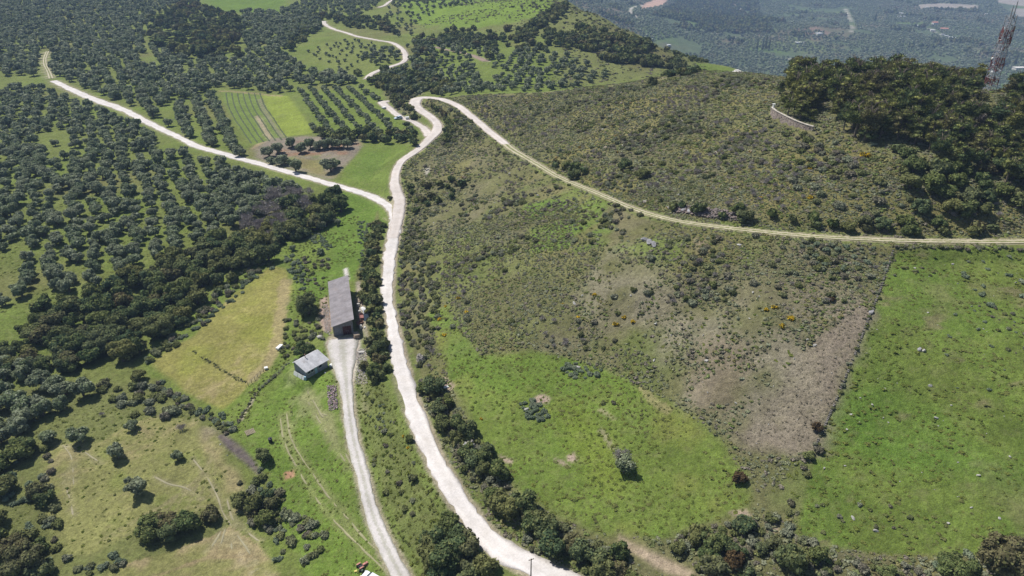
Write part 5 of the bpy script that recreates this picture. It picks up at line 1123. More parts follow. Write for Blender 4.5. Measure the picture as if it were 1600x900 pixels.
# --- hut
HRZ = math.atan2(HUT_U[1], HUT_U[0]); e = empty('small_hut', hut_pt(0, 0), HRZ, 'small hut with a bright grey sheet roof and pale front wall by the gravel yard', 'hut')
hd, hf, hrg, hb = 4.6, 2.2, 3.4, 2.9
m_hw = rgb('blue_grey_wall', (.29,.30,.32), .9); wh = lambda y: hf + (hrg - hf) * min(1, y / (hd * .82)) if y < hd * .82 else hrg - (hrg - hb) * (y - hd * .82) / (hd * .18)
yr = hd * .82
for sx, nm in ((0, 'side_wall'), (HUT_W - .15, 'side_wall')):
    s_ = MB(); prof = [(0, 0), (hd, 0), (hd, hb), (yr, hrg), (0, hf)]
    V = [(sx, y, z) for y, z in prof] + [(sx + .15, y, z) for y, z in prof]; s_.add(V, [(0, 1, 2, 3, 4), (9, 8, 7, 6, 5)] + [(k, (k + 1) % 5, (k + 1) % 5 + 5, k + 5) for k in range(5)]); s_.build(nm, m_hw, e)
MB().box((HUT_W / 2, hd - .08, hb / 2), (HUT_W - .31, .15, hb)).build('back_wall', m_hw, e)
fw_ = MB(); xs_ = [.15, .5, 1.15, 1.45, 2.1, 2.5, 3.3, 3.8, 4.7, HUT_W - .15]; ops = {1: ('w',), 3: ('w',), 5: ('d',), 7: ('w',)}
for k in range(len(xs_) - 1):
    a, b = xs_[k], xs_[k + 1] - .003
    if k not in ops: fw_.box(((a + b) / 2, .08, hf / 2), (b - a, .15, hf - .02)); continue
    if ops[k][0] == 'w':
        fw_.box(((a + b) / 2, .08, .5), (b - a, .15, 1.0)); fw_.box(((a + b) / 2, .08, (1.75 + hf) / 2), (b - a, .15, hf - 1.75 - .02))
        w_ = MB().box(((a + b) / 2, .03, 1.02), (b - a + .1, .1, .06)).build('window', M_WHITE, e); MB().box(((a + b) / 2, .10, 1.4), (b - a, .03, .7)).build('pane', M_GLASS, w_)
    else:
        fw_.box(((a + b) / 2, .08, (2.0 + hf) / 2), (b - a, .15, hf - 2.0 - .02)); MB().box(((a + b) / 2, .10, 1.0), (b - a, .05, 2.0)).build('door', M_BLUE, e)
fw_.build('front_wall', m_hw, e)
rb = MB(); nw = 9; dx = (HUT_W + .7) / nw
for k in range(nw):
    a, b = -.35 + k * dx, -.35 + (k + 1) * dx + .03; u_ = .04 + .015 * (k % 2)
    for y0, z0, y1, z1 in ((-.45, hf - .1, yr, hrg + .02), (yr + .001, hrg + .02, hd + .35, hb - .2)):
        rb.hexa([(a, y0, z0 + u_), (b, y0, z0 + u_), (b, y1, z1 + u_), (a, y1, z1 + u_)], [(a, y0, z0 + u_ + .05), (b, y0, z0 + u_ + .05), (b, y1, z1 + u_ + .05), (a, y1, z1 + u_ + .05)])
rb.build('roof', sheet_mat('pale_metal_sheet', (.50,.50,.51), .06), e, kind='stuff')
MB().tube((HUT_W * .42, yr - .3, hrg - .3), (HUT_W * .42, yr - .3, hrg + .8), .1).tube((HUT_W * .42, yr - .3, hrg + .8), (HUT_W * .42, yr - .3, hrg + .95), .17).build('stove_pipe', M_RUSTY, e)
for k in range(5):
    mesh_thing(MB().box((0, 0, .55), (.7, .05, 1.1), 0, .3), 'white_board', M_WHITE, hut_pt(-.75 - .05 * (k % 2), .5 + k * .8, 0), HRZ + R(90), f'white board leaning at the left side of the hut, {ORD[k]} from the front', 'board', 'white boards beside the hut')
mesh_thing(MB().tube((0, 0, 0), (0, 0, .9), .32, 12), 'blue_barrel', M_BLUE, hut_pt(-.45, .1, 0), 0, 'pale blue barrel at the front left corner of the hut', 'barrel')
def bag(px, py, s, label, mat=M_WHITE, name='white_sack', cat='sack', grp=None):
    v, f = ico(2); g = np.random.default_rng(int(px * 7 + py)); v = v * (1 + .25 * (g.random((len(v), 1)) - .5)) * [s, s * .7, s * .5]; p = g1(px, py)
    o = link(name, arr_mesh(name, v, f, True, mat), None, (p[0], p[1], p[2] + s * .35), (0, 0, g.random() * 3)); return tag(o, label, cat, grp)
bag(518, 572, .75, 'large white sack lying between the hut and the gravel yard'); bag(508, 583, .3, 'small white sack in front of the hut right corner')
bag(500, 528, .9, 'grey white heap of sheeting behind the hut', M_CONC, 'sheeting_heap', 'heap'); bag(486, 524, .35, 'small pale stone like sack left of the heap behind the hut')
# --- white troughs, slabs and other small things on the land
def thing_box(px, py, size, rz, mat, name, label, cat, lift=0, legs=True, group=None):
    p = g1(px, py); e = empty(name, (p[0], p[1], p[2]), rz, label, cat, group); x, y, z = size
    m = MB().box((0, 0, z * .62 + lift), (x, y, z * .7)); m.build('body', mat, e, bevel=.03)
    MB().box((0, 0, z * .98 + lift), (x * 1.06, y * 1.06, .06)).build('rim', mat, e)
    if legs:
        for a in (-1, 1):
            for b in (-1, 1): MB().box((a * x * .42, b * y * .42, z * .14), (.08, .08, z * .28)).build('leg', M_STEEL, e)
    return e
thing_box(437, 545, (.9, 2.0, .8), R(-18), M_WHITE, 'water_trough', 'long white trough standing alone at the right edge of the dry field', 'trough')
thing_box(416, 577, (.8, .8, .6), .4, M_WHITE, 'small_box', 'small white box near the ditch fence below the dry field', 'box')
thing_box(565, 552, (1.4, .8, .5), .1, M_CONC, 'concrete_block', 'pale concrete block on the verge right of the gravel yard', 'block', legs=False)
p = g1(698, 605); mesh_thing(MB().box((0, 0, .1), (1.5, .8, .2)), 'white_slab', M_WHITE, p, R(25), 'white slab lying on the grass beside the bare earth patch', 'slab', bevel=.02)
p = g1(423, 691); e = empty('black_bin', p, .3, 'black bin beside a dark bush at the left of the farm meadow', 'bin'); MB().tube((0, 0, 0), (0, 0, 1.0), .4, 12, .45).build('body', M_DARK, e); MB().tube((0, 0, 1.0), (0, 0, 1.1), .48, 12).build('lid', M_DARK, e); MB().tube((.1, 0, 1.1), (.1, 0, 1.35), .15, 8).build('handle', M_DARK, e)
def pallet(px, py, rz, label, s=1.0, n=7, tilt=0, group=None):
    p = g1(px, py); e = empty('wooden_pallet', p + np.array([0, 0, .1]), rz, label, 'pallet', group)
    for k in range(n): MB().box(((k - (n - 1) / 2) * .3 * s, 0, .17), (.2 * s, 1.9 * s, .05)).build('board', M_WOOD, e)
    for k in (-1, 0, 1): MB().box((0, k * .8 * s, .08), (n * .3 * s, .1, .1)).build('bearer', M_WOOD, e)
    e.rotation_euler = (tilt, 0, rz); return e
pallet(391, 676, .6, 'wooden frame of boards lying by the left edge of the farm meadow', 1.0)
# stack of boards at the shed corner
for k in range(5):
    p = g1(556.5, 527); mesh_thing(MB().box((0, 0, 0), (1.5 - .1 * (k % 2), 1.9, .22)), 'board_bundle', M_PINK if k % 2 else M_WOOD, (p[0] + .03 * k, p[1] + .05 * (k % 2), p[2] + .14 + k * .235), SR + .05 * k, f'bundle of boards, {ORD[k]} from the bottom of the stack at the shed corner', 'boards', 'stacked board bundles')
# clutter strip between shed and hedge
for k, (x, y, t) in enumerate([(560.5, 479, 'white barrel at the upper end of the clutter beside the shed'), (562.5, 490, 'white barrel in the middle of the clutter beside the shed'), (564, 513, 'white barrel at the lower end of the clutter beside the shed'), (578, 503, 'white barrel at the hedge side of the clutter')]):
    p = g1(x, y); e = empty('white_barrel', p, k, t, 'barrel', 'white barrels beside the shed'); MB().tube((0, 0, 0), (0, 0, 1.0), .38, 12).build('body', M_WHITE, e); MB().tube((0, 0, 1.0), (0, 0, 1.06), .3, 12).build('lid', M_CONC, e)
thing_box(572, 492, (1.5, 2.4, 1.2), SR, M_STEEL, 'metal_tank', 'metal tank with a white rim among the clutter beside the shed', 'tank')
p = g1(573, 501); mesh_thing(MB().box((0, 0, 0), (1.4, 2.6, .08), 0, .35), 'dark_panel', M_GLASS, (p[0], p[1], p[2] + 1.0), SR, 'dark glossy panel propped among the clutter beside the shed', 'panel')
def cart(px, py, rz, label, mat, L0=2.6, W0=1.4, name='farm_trailer', cat='trailer'):
    p = g1(px, py); e = empty(name, p, rz, label, cat); b = MB().box((0, 0, .6), (L0, W0, .1))
    for s_ in (-1, 1): b.box((0, s_ * (W0 / 2 - .03), .85), (L0, .05, .4)); b.box((s_ * (L0 / 2 - .03), 0, .85), (.05, W0 - .12, .4))
    b.build('bed', mat, e); MB().tube((L0 / 2, 0, .5), (L0 / 2 + 1.0, 0, .4), .05).build('drawbar', M_RUSTY, e)
    for s_ in (-1, 1):
        w_ = MB().tube((0, s_ * (W0 / 2 + .12) - .09, .38), (0, s_ * (W0 / 2 + .12) + .09, .38), .38, 14).build('wheel', M_TYRE, e); MB().tube((0, s_ * (W0 / 2 + .12) - .1, .38), (0, s_ * (W0 / 2 + .12) + .1, .38), .2, 10).build('hub', M_RED, w_)
    return e
cart(566, 498, SR + R(90), 'faded red trailer among the clutter between shed and hedge', M_RED)
cart(563, 508, SR + R(20), 'small rusty cart below the red trailer beside the shed', M_RUSTY, 1.8, 1.2)
p = g1(564, 473); mesh_thing(MB().box((0, 0, .3), (1.6, .9, .6)).box((.2, .1, .72), (1.0, .6, .25), .3), 'wooden_crate', M_WOOD, p, .3, 'wooden crate pile at the top of the clutter beside the shed', 'crate')
p = g1(568, 484); mesh_thing(MB().box((0, 0, .35), (1.3, 1.0, .06), 0, .25).box((.1, .9, .3), (.9, .7, .05), .4, -.2), 'white_sheet', M_WHITE, p, .7, 'white sheets lying on the clutter beside the shed', 'sheet')
for k, (x, y) in enumerate([(570, 512), (576, 507), (565, 504)]): bag(x, y, .4, f'white sack in the lower clutter beside the shed, {ORD[k]} from the bottom', grp='white sacks beside the shed')
# rubble bed
def rubble(name, poly, n, s0, s1, mat_list, label, cat, seed, hgt=.35):
    P = grid_pts(poly, .32, .32, 10, .4, 0, seed); g = np.random.default_rng(seed); V, F, off = [], [], 0; v0, f0 = ico(1)
    for x, y in P[:n]:
        s_ = s0 + (s1 - s0) * g.random(); v = v0 * (1 + .35 * (g.random((len(v0), 1)) - .5)) * [s_, s_ * (.6 + .5 * g.random()), s_ * .6]; a = g.random() * 6; c, s = math.cos(a), math.sin(a); v = v @ np.array([[c, s, 0], [-s, c, 0], [0, 0, 1]])
        V.append(v + [x, y, float(gz(x, y)) + .05 + g.random() * hgt]); F.append(f0 + off); off += len(v)
    return tag(link(name, arr_mesh(name, np.vstack(V), np.vstack(F), False, mat_list)), label, cat, kind='stuff')
def isl_mat(name, stops, rough=.9):
    m = NT(name); ir = m.n('ShaderNodeNewGeometry').outputs['Random Per Island']; co = m.n('ShaderNodeTexCoord').outputs['Object']
    c = m.scale(m.ramp(ir, [(k / (len(stops) - 1), s) for k, s in enumerate(stops)]), m.mapr(m.noise(co, 4, 4), .3, .7, .75, 1.25)); m.bsdf(c, rough, spec=.2); return m.m
M_STONES = isl_mat('mixed_stones', [(.30,.27,.25), (.42,.39,.36), (.24,.20,.18), (.50,.47,.43)])
M_STONESD = isl_mat('dark_field_stones', [(.14,.13,.11), (.22,.20,.18), (.10,.10,.08)])
rubble('tile_heap', [(511,604),(525,602),(528,640),(514,643)], 900, .14, .28, isl_mat('purple_grey_rubble', [(.22,.17,.18), (.33,.24,.23), (.16,.14,.15), (.38,.31,.30)]), 'long low heap of purple grey broken tiles beside the farm track', 'rubble', 3, .3)
rubble('yard_stones', [(503,470),(513,468),(517,525),(508,520)], 260, .08, .2, M_STONES, 'small stones along the left wall of the shed', 'stones', 4, .1)
rubble('verge_stones', [(558,520),(572,515),(574,600),(556,600)], 420, .08, .22, M_STONES, 'stones scattered on the verge right of the gravel yard', 'stones', 5, .1)
rubble('bank_stones', [(1050,322),(1100,326),(1165,338),(1160,346),(1100,341),(1055,333)], 700, .15, .4, isl_mat('reddish_broken_rock', [(.20,.17,.16), (.27,.21,.19), (.15,.14,.14), (.30,.24,.21)]), 'broken rock along the cut bank above the hill track', 'stones', 6, .5)
# --- dry stone field boundary
def stone_wall(name, line, h, w, label, cat='wall', cope=None, sz=.28):
    L0 = smooth_line(Up(line) if np.asarray(line).shape[1] == 2 else line, sz * 1.15); g = np.random.default_rng(3); e = empty(name, L0[0], 0, label, cat); o0 = L0[0]
    T = np.gradient(L0[:, :2], axis=0); T /= np.linalg.norm(T, axis=1)[:, None] + 1e-9; mb = MB(); co_ = MB()
    courses = max(1, int(h / (sz * .75)))
    for i in range(len(L0) - 1):
        rz = math.atan2(T[i, 1], T[i, 0]); zb = float(gz(L0[i, 0], L0[i, 1])) if cope is None else L0[i, 2]
        for c in range(courses):
            if cope is None and g.random() < .35: continue
            hh = h / courses; q = np.array([L0[i, 0] + g.normal() * .03 + (c % 2) * T[i, 0] * sz * .5, L0[i, 1] + g.normal() * .03 + (c % 2) * T[i, 1] * sz * .5, zb + hh * (c + .5) - .05]) - o0
            mb.box(q, (sz * (.95 + .15 * g.random()), w * (.85 + .3 * g.random()), hh * (.9 + .15 * g.random())), rz + g.normal() * .06)
        if cope is not None: co_.box(np.array([L0[i, 0], L0[i, 1], zb + h + .06 - .05]) - o0, (sz * 1.2, w + .25, .14), rz)
    mb.build('stones', M_STONESD if cope is None else cope[0], e, kind='stuff')
    if cope is not None: co_.build('coping', cope[1], e, kind='stuff')
    return e
stone_wall('field_wall', [(1396,389),(1376,450),(1360,490),(1333,560),(1303,632),(1272,702)], .3, .35, 'low dry stone boundary between the slope and the large right meadow')
wl = WALLB.copy(); wl[:, 2] = WALL_TOP - 3.0
stone_wall('retaining_wall', wl, 3.0, .5, 'curved stone retaining wall with white coping below the hilltop wood', cope=(isl_mat('pinkish_wall_stones', [(.34,.27,.24), (.27,.22,.20), (.42,.36,.30)]), isl_mat('worn_coping', [(.46,.42,.36), (.38,.34,.29), (.52,.48,.42)])), sz=.45)
p = g1(1208, 172); mesh_thing(MB().box((0, 0, .9), (.6, .6, 1.9)).box((0, 0, 1.95), (.8, .8, .15)), 'wall_pillar', M_WHITE, p, .2, 'small white pillar at the left end of the curved stone wall', 'pillar')
# --- wire fences beside the ditch
def fence(line, label, step=1.6, h=1.1):
    L0 = smooth_line(Up(line), step); e = empty('wire_fence', L0[0], 0, label, 'fence'); o0 = L0[0]
    for q in L0:
        z = float(gz(q[0], q[1])); MB().box((q[0] - o0[0], q[1] - o0[1], z - o0[2] + h / 2 - .1), (.09, .09, h)).build('post', M_WOOD, e)
    for hh in (.35, .65, .95):
        m = MB()
        for a, b in zip(L0[:-1], L0[1:]): m.tube((a[0] - o0[0], a[1] - o0[1], float(gz(a[0], a[1])) - o0[2] + hh), (b[0] - o0[0], b[1] - o0[1], float(gz(b[0], b[1])) - o0[2] + hh), .02, 4)
        m.build('wire', M_STEEL, e)
fence([(412,581),(404,588),(396,596),(388,603)], 'short dark fence beside the ditch at the corner of the dry field', 1.0, 1.2)
fence([(470,562),(448,572),(427,592),(405,610)], 'wire fence running from the hut along the ditch')
# --- utility pole
p = g1(829.5, 903); e = empty('utility_pole', p, .4, 'thin dark utility pole rising in front of the main road at the bottom', 'pole')
MB().tube((0, 0, -.3), (0, 0, 4.4), .11, 10, .08).build('post', rgb('dark_pole_wood', (.10,.085,.075), .9), e); ca = MB().box((0, 0, 4.2), (.9, .1, .1)).build('cross_arm', M_WOOD, e)
for k in (-.38, 0, .38): MB().tube((k, 0, 4.25), (k, 0, 4.48), .05, 8, .03).build('insulator', M_WHITE, ca)
# --- cars and machines
def car(px, py, rz, label, paint, L0=4.3, W0=1.8, pos=None):
    p = g1(px, py); e = empty('parked_car', p + np.array([0, 0, .04]), rz, label, 'car')
    prof = [(-.5, .35), (-.5, .75), (-.46, .9), (-.2, .95), (.26, .92), (.44, .80), (.5, .62), (.5, .35)]
    V = [(x * L0, s * W0 / 2 * (.94 if z > .8 else 1), z) for s in (-1, 1) for x, z in prof]; n = len(prof)
    MB().add(V, [tuple(range(n)), tuple(range(2 * n - 1, n - 1, -1))] + [(k, (k + 1) % n, (k + 1) % n + n, k + n) for k in range(n)]).build('body', paint, e, bevel=.05)
    x0, x1, x2, x3 = -.44 * L0, -.33 * L0, .06 * L0, .25 * L0; w0, w1 = W0 * .45, W0 * .38
    cabin = MB().hexa([(x0, -w0, .9), (x3, -w0, .9), (x3, w0, .9), (x0, w0, .9)], [(x1, -w1, 1.42), (x2, -w1, 1.42), (x2, w1, 1.42), (x1, w1, 1.42)]).build('window_glass', M_GLASS, e)
    MB().hexa([(x1 - .05, -w1 - .02, 1.421), (x2 + .05, -w1 - .02, 1.421), (x2 + .05, w1 + .02, 1.421), (x1 - .05, w1 + .02, 1.421)], [(x1, -w1 + .04, 1.47), (x2, -w1 + .04, 1.47), (x2, w1 - .04, 1.47), (x1, w1 - .04, 1.47)]).build('roof', paint, e)
    for sx in (-.3, .31):
        for sy in (-1, 1):
            w_ = MB().tube((sx * L0, sy * W0 * .42, .34), (sx * L0, sy * W0 * .51, .34), .34, 16).build('wheel', M_TYRE, e); MB().tube((sx * L0, sy * W0 * .5, .34), (sx * L0, sy * W0 * .52, .34), .2, 12).build('rim', M_STEEL, w_)
    for sy in (-1, 1):
        MB().box((L0 * .49, sy * W0 * .36, .7), (.1, .32, .15)).build('headlight', M_WHITE, e); MB().box((-L0 * .495, sy * W0 * .4, .75), (.06, .2, .2)).build('tail_light', M_RED, e)
    return e
M_CARW = NT('white_car_paint'); M_CARW.bsdf((.75,.77,.80), .25, spec=.6); M_CARW = M_CARW.m
M_CARB = NT('silver_blue_car_paint'); M_CARB.bsdf((.55,.66,.76), .25, spec=.6); M_CARB = M_CARB.m
car(622.5, 186, R(215), 'silver white car parked on the dirt spur among the olives', M_CARB, 4.4)
car(581, 909, R(148), 'white car cut by the bottom edge beside the farm track', M_CARW, 4.0)
thing_box(636.5, 186.5, (1.8, 1.4, 1.3), .3, M_WHITE, 'water_tank', 'small white tank right of the car on the dirt spur', 'tank')
thing_box(600, 170, (2.2, 1.4, 1.0), .8, M_WHITE, 'storage_box', 'white box behind a small tree left of the parked car', 'box')
def tractor(px, py, rz, label, mat, s=1.0):
    p = g1(px, py); e = empty('farm_tractor', p, rz, label, 'tractor'); e.scale = (s, s, s)
    MB().box((.75, 0, .95), (1.4, .6, .55), taper=.9).build('bonnet', mat, e, bevel=.05); MB().box((-.35, 0, .75), (1.0, .5, .4)).build('chassis', M_DARK, e); st = MB().box((-.55, 0, 1.1), (.5, .5, .12)).box((-.8, 0, 1.35), (.1, .5, .45)).build('seat', M_DARK, e)
    for sy in (-1, 1):
        w_ = MB().tube((-.6, sy * .55, .65), (-.6, sy * .85, .65), .65, 16).build('wheel', M_TYRE, e); MB().tube((-.6, sy * .54, .65), (-.6, sy * .87, .65), .32, 12).build('rim', M_WHITE, w_)
        w_ = MB().tube((1.1, sy * .5, .38), (1.1, sy * .7, .38), .38, 14).build('wheel', M_TYRE, e); MB().tube((1.1, sy * .49, .38), (1.1, sy * .72, .38), .18, 10).build('rim', M_WHITE, w_)
        MB().box((-.6, sy * .7, 1.38), (1.0, .35, .06)).build('mudguard', mat, e)
    MB().tube((.0, 0, 1.2), (-.25, 0, 1.5), .03).tube((-.25, 0, 1.5), (-.29, 0, 1.54), .2, 12).build('steering_wheel', M_DARK, e); MB().tube((.9, .15, 1.2), (.9, .15, 1.8), .04).build('exhaust', M_RUSTY, e)
tractor(567, 888, R(40), 'old pinkish red tractor by the farm track at the bottom edge', rgb('sun_bleached_red', (.45,.20,.16), .7, .3), .75)
tractor(504, 354, R(10), 'dark red tractor standing in the shade of the wood edge', M_DRED, 1.1)
p = g1(556, 893); mesh_thing(MB().box((0, 0, .1), (.5, .4, .2)), 'yellow_can', rgb('yellow_plastic', (.6,.5,.15), .6), p, .4, 'small yellow can left of the old red tractor', 'can', bevel=.02)
# --- lattice mast
bx, by = Uz(1545, 141, 50)[:2]; bz = float(gz(bx, by)); e = empty('telecom_mast', (bx, by, bz), .35, 'tall red and white lattice mast rising from the hilltop wood', 'mast')
H_, nS = 22.5, 11; M_MR = rgb('mast_red', (.19,.07,.065), .7); M_MW = rgb('mast_white', (.33,.33,.35), .7)
hw = lambda z: 1.35 - .4 * z / H_
for k in range(nS):
    z0, z1 = H_ * k / nS, H_ * (k + 1) / nS - .02; m = MB(); c0 = [(a * hw(z0), b * hw(z0), z0) for a, b in ((-1, -1), (1, -1), (1, 1), (-1, 1))]; c1 = [(a * hw(z1), b * hw(z1), z1) for a, b in ((-1, -1), (1, -1), (1, 1), (-1, 1))]
    for i in range(4):
        j = (i + 1) % 4; m.tube(c0[i], c1[i], .12, 5); m.tube(c0[i], c1[j], .065, 4); m.tube(c0[j], c1[i], .065, 4); m.tube(c0[i], c0[j], .055, 4)
    m.build('lattice_section', M_MR if k in (1, 3, 4, 7, 8) else M_MW, e)['label'] = 'red lattice section' if k in (1, 3, 4, 7, 8) else 'white lattice section'
for z in (6.2, 11.2, 17.0):
    m = MB(); r_ = hw(z) + .5
    for i in range(12):
        a0, a1 = i * math.pi / 6, (i + 1) * math.pi / 6; m.tube((r_ * math.cos(a0), r_ * math.sin(a0), z), (r_ * math.cos(a1), r_ * math.sin(a1), z), .05, 4)
        if i % 3 == 0: m.tube((0, 0, z), (r_ * math.cos(a0), r_ * math.sin(a0), z), .04, 4)
    m.build('platform', M_MW, e)
g = random.Random(4)
for z, n_ in ((3.6, 5), (8.0, 5), (9.5, 6), (13.5, 5), (15.2, 8), (17.0, 8), (18.6, 8)):
    for i in range(n_):
        a = 2 * math.pi * i / n_ + g.random(); r_ = hw(z) + .55; x, y = r_ * math.cos(a), r_ * math.sin(a); z_ = z + g.uniform(-.5, .5)
        ar = MB().tube((x * .55, y * .55, z_), (x, y, z_), .04, 4).tube((x, y, z_ - .8), (x, y, z_ + .8), .04, 4).build('antenna_arm', M_MR if g.random() < .6 else M_STEEL, e)
        MB().box((x * 1.1, y * 1.1, z_), (.16, .32, g.uniform(1.0, 1.9)), a).build('antenna_panel', g.choice([M_MR, M_MW, M_RUSTY, M_STEEL]), ar)
for z, a in ((7.9, -.6), (9.8, 2.6), (5.9, 3.4), (6.3, -1.6), (4.0, -1.2)):
    r_ = hw(z) + .5; x, y = r_ * math.cos(a), r_ * math.sin(a); MB().tube((x, y, z), (x * 1.18, y * 1.18, z), .42, 16, .30).build('dish', M_WHITE, e)
for x, h2 in ((-.6, 2.4), (.65, 3.8)):
    MB().tube((x, 0, H_ - 1), (x, 0, H_ + h2), .2, 8, .15).tube((x, 0, H_ + h2), (x, 0, H_ + h2 + .6), .04, 6).build('whip_antenna', M_MW, e)
MB().tube((1.6, .3, 14.5), (2.0, .4, 18.0), .03, 4).tube((0, 0, 17.5), (2.0, .4, 18.0), .03, 4).build('stay', M_STEEL, e)
# --- far houses
def house(px, py, w, d, h, roof, rz, label, flat=False, wall=None, name='far_house'):
    p = Up([(px, py)], .9)[0]; wall = wall or M_WALLS; e = empty(name, p, rz, label, 'house'); MB().box((0, 0, h / 2), (w, d, h)).build('wall', wall, e)
    if flat: MB().box((0, 0, h + .2), (w * 1.06, d * 1.08, .4)).build('roof', roof, e)
    else:
        V = [(-w * .53, -d * .55, h), (w * .53, -d * .55, h), (w * .53, d * .55, h), (-w * .53, d * .55, h), (-w * .5, 0, h + d * .28), (w * .5, 0, h + d * .28)]
        MB().add(V, [(0, 1, 5, 4), (2, 3, 4, 5), (1, 2, 5), (3, 0, 4), (3, 2, 1, 0)]).build('roof', roof, e)
    for k in range(max(1, int(w / 5))):
        MB().box((-w / 2 + 2.5 + 5 * k, -d / 2 - .03, h * .55), (1.3, .1, 1.4)).build('window', M_GLASS, e)
for a in [(1249,68,20,9,3.2,M_WHITE,.15,'long low white roofed building in the hazy valley left of the pale lane',True), (1279,55,15,10,5,M_WHITE,.3,'white villa above the long low building in the valley',True), (1256,107,15,11,6,M_WHITE,-.15,'flat roofed white house just above the hill crest',True),
          (1290,114,12,9,4,M_WHITE,-.2,'white roofed house half hidden behind the lone hilltop pine',True), (1394,18,15,9,4,M_WHITE,0,'white house at the top of the valley right of the pale field',True), (1410,22,9,22,3,M_WHITE,.6,'long white building of a pair at the top of the valley',True),
          (1408,27,22,8,3,M_WHITE,-.1,'lower white building of a pair at the top of the valley',True), (1434,43,15,12,6,M_WHITE,.1,'rounded white house at the left end of the valley hamlet',True), (1460,39,14,11,7,M_TILE,.1,'tall house with pink roof in the valley hamlet',False),
          (1475,47,19,10,4,M_TILE,-.2,'low house with long red roof at the right of the hamlet',False), (1457,49,12,8,4,M_WHITE,-.2,'white house below the pink roofed one in the hamlet',True), (1587,84,14,8,3,M_WHITE,-.1,'white house in the valley right of the mast',True), (1566,78,7,6,3,M_WHITE,.2,'small white building beside the mast in the valley',True),
          (1592,109,24,13,5,M_WALLS,.1,'big pale building at the right edge of the valley',True), (1113,25,8,8,4,M_WHITE,0,'small white house on the wooded low hill',True), (1146,2,13,8,4,M_WHITE,.2,'white house at the top edge of the wooded hill',True), (1157,29,8,6,4,M_WHITE,0,'tiny white house at the end of the lane on the wooded hill',True),
          (1147,61,6,8,3,M_WHITE,.3,'small white hut below the wooded low hill',True), (1045,72,8,6,3,M_WHITE,.3,'small white hut behind the ridge edge',True), (1068,0,10,6,4,M_WHITE,0,'small white house at the top edge left of the wooded hill',True), (1542,23,12,6,3,M_WHITE,-.1,'white building left of the mast top',True), (1520,14,10,8,4,M_PINK,.2,'pinkish house by the pale scar at the top right',False),
          (1448,13,10,6,4,M_WHITE,.1,'small white building at the left of the pale scar',True)]: house(*a)
for k, (x, y) in enumerate([(1473,55),(1479,57),(1485,59),(1490,60),(1499,62)]): house(x, y, 9, 5, 2.5, M_WHITE, -.25, f'small white shed, {ORD[k]} from the left in the row below the hamlet', True, name='white_shed')
p = g1(1149, 113); mesh_thing(MB().box((0, 0, .2), (9, 13, .7)).box((2, 3, .6), (3, 2, .5)), 'concrete_platform', rgb('pale_concrete', (.60,.57,.52), .9), p, .1, 'pale flat concrete platform behind the crest at the end of the green strip', 'platform')
# cypresses of the far valley
for n_, (x, y, h, t) in enumerate([(1182,80,26,'lone slim dark cypress in the valley above the crest'), (1191,78,24,'left one of the clump of dark cypresses in the valley'), (1196,76,28,'middle one of the clump of dark cypresses in the valley'), (1201,78,26,'right one of the clump of dark cypresses in the valley'),
                                   (1367,33,24,'slim dark cypress beside the tan field in the valley'), (1585,102,26,'dark cypress left of the big pale building')]):
    p = Up([(x, y)], .9)[0]; e = empty('cypress_tree', p, n_, t, 'tree', 'cypresses of the far valley'); e.scale = (h * .16, h * .16, h * .36)
    V, F = crown_arrays([(0, 0, .5 + .55 * k, .75 - .12 * k, .75 - .12 * k, .5) for k in range(5)], 120, .16, 900 + n_, core=.9, cn=1); link('crown', clean_mesh('cypress_crown', [(V, F, 0)], [F_OAK]), e)
    tv, tf = tube([(0, 0, -.3), (0, 0, .3), (0, 0, .6)], [.15, .13, .1]); link('trunk', arr_mesh('cypress_trunk', tv, tf, False, M_BARK), e)
P = grid_pts([(1445,92),(1500,92),(1502,84),(1450,80)], 7, 7, 0, .3, .1, 5)
for n_, q in enumerate(P[:20]):
    pass
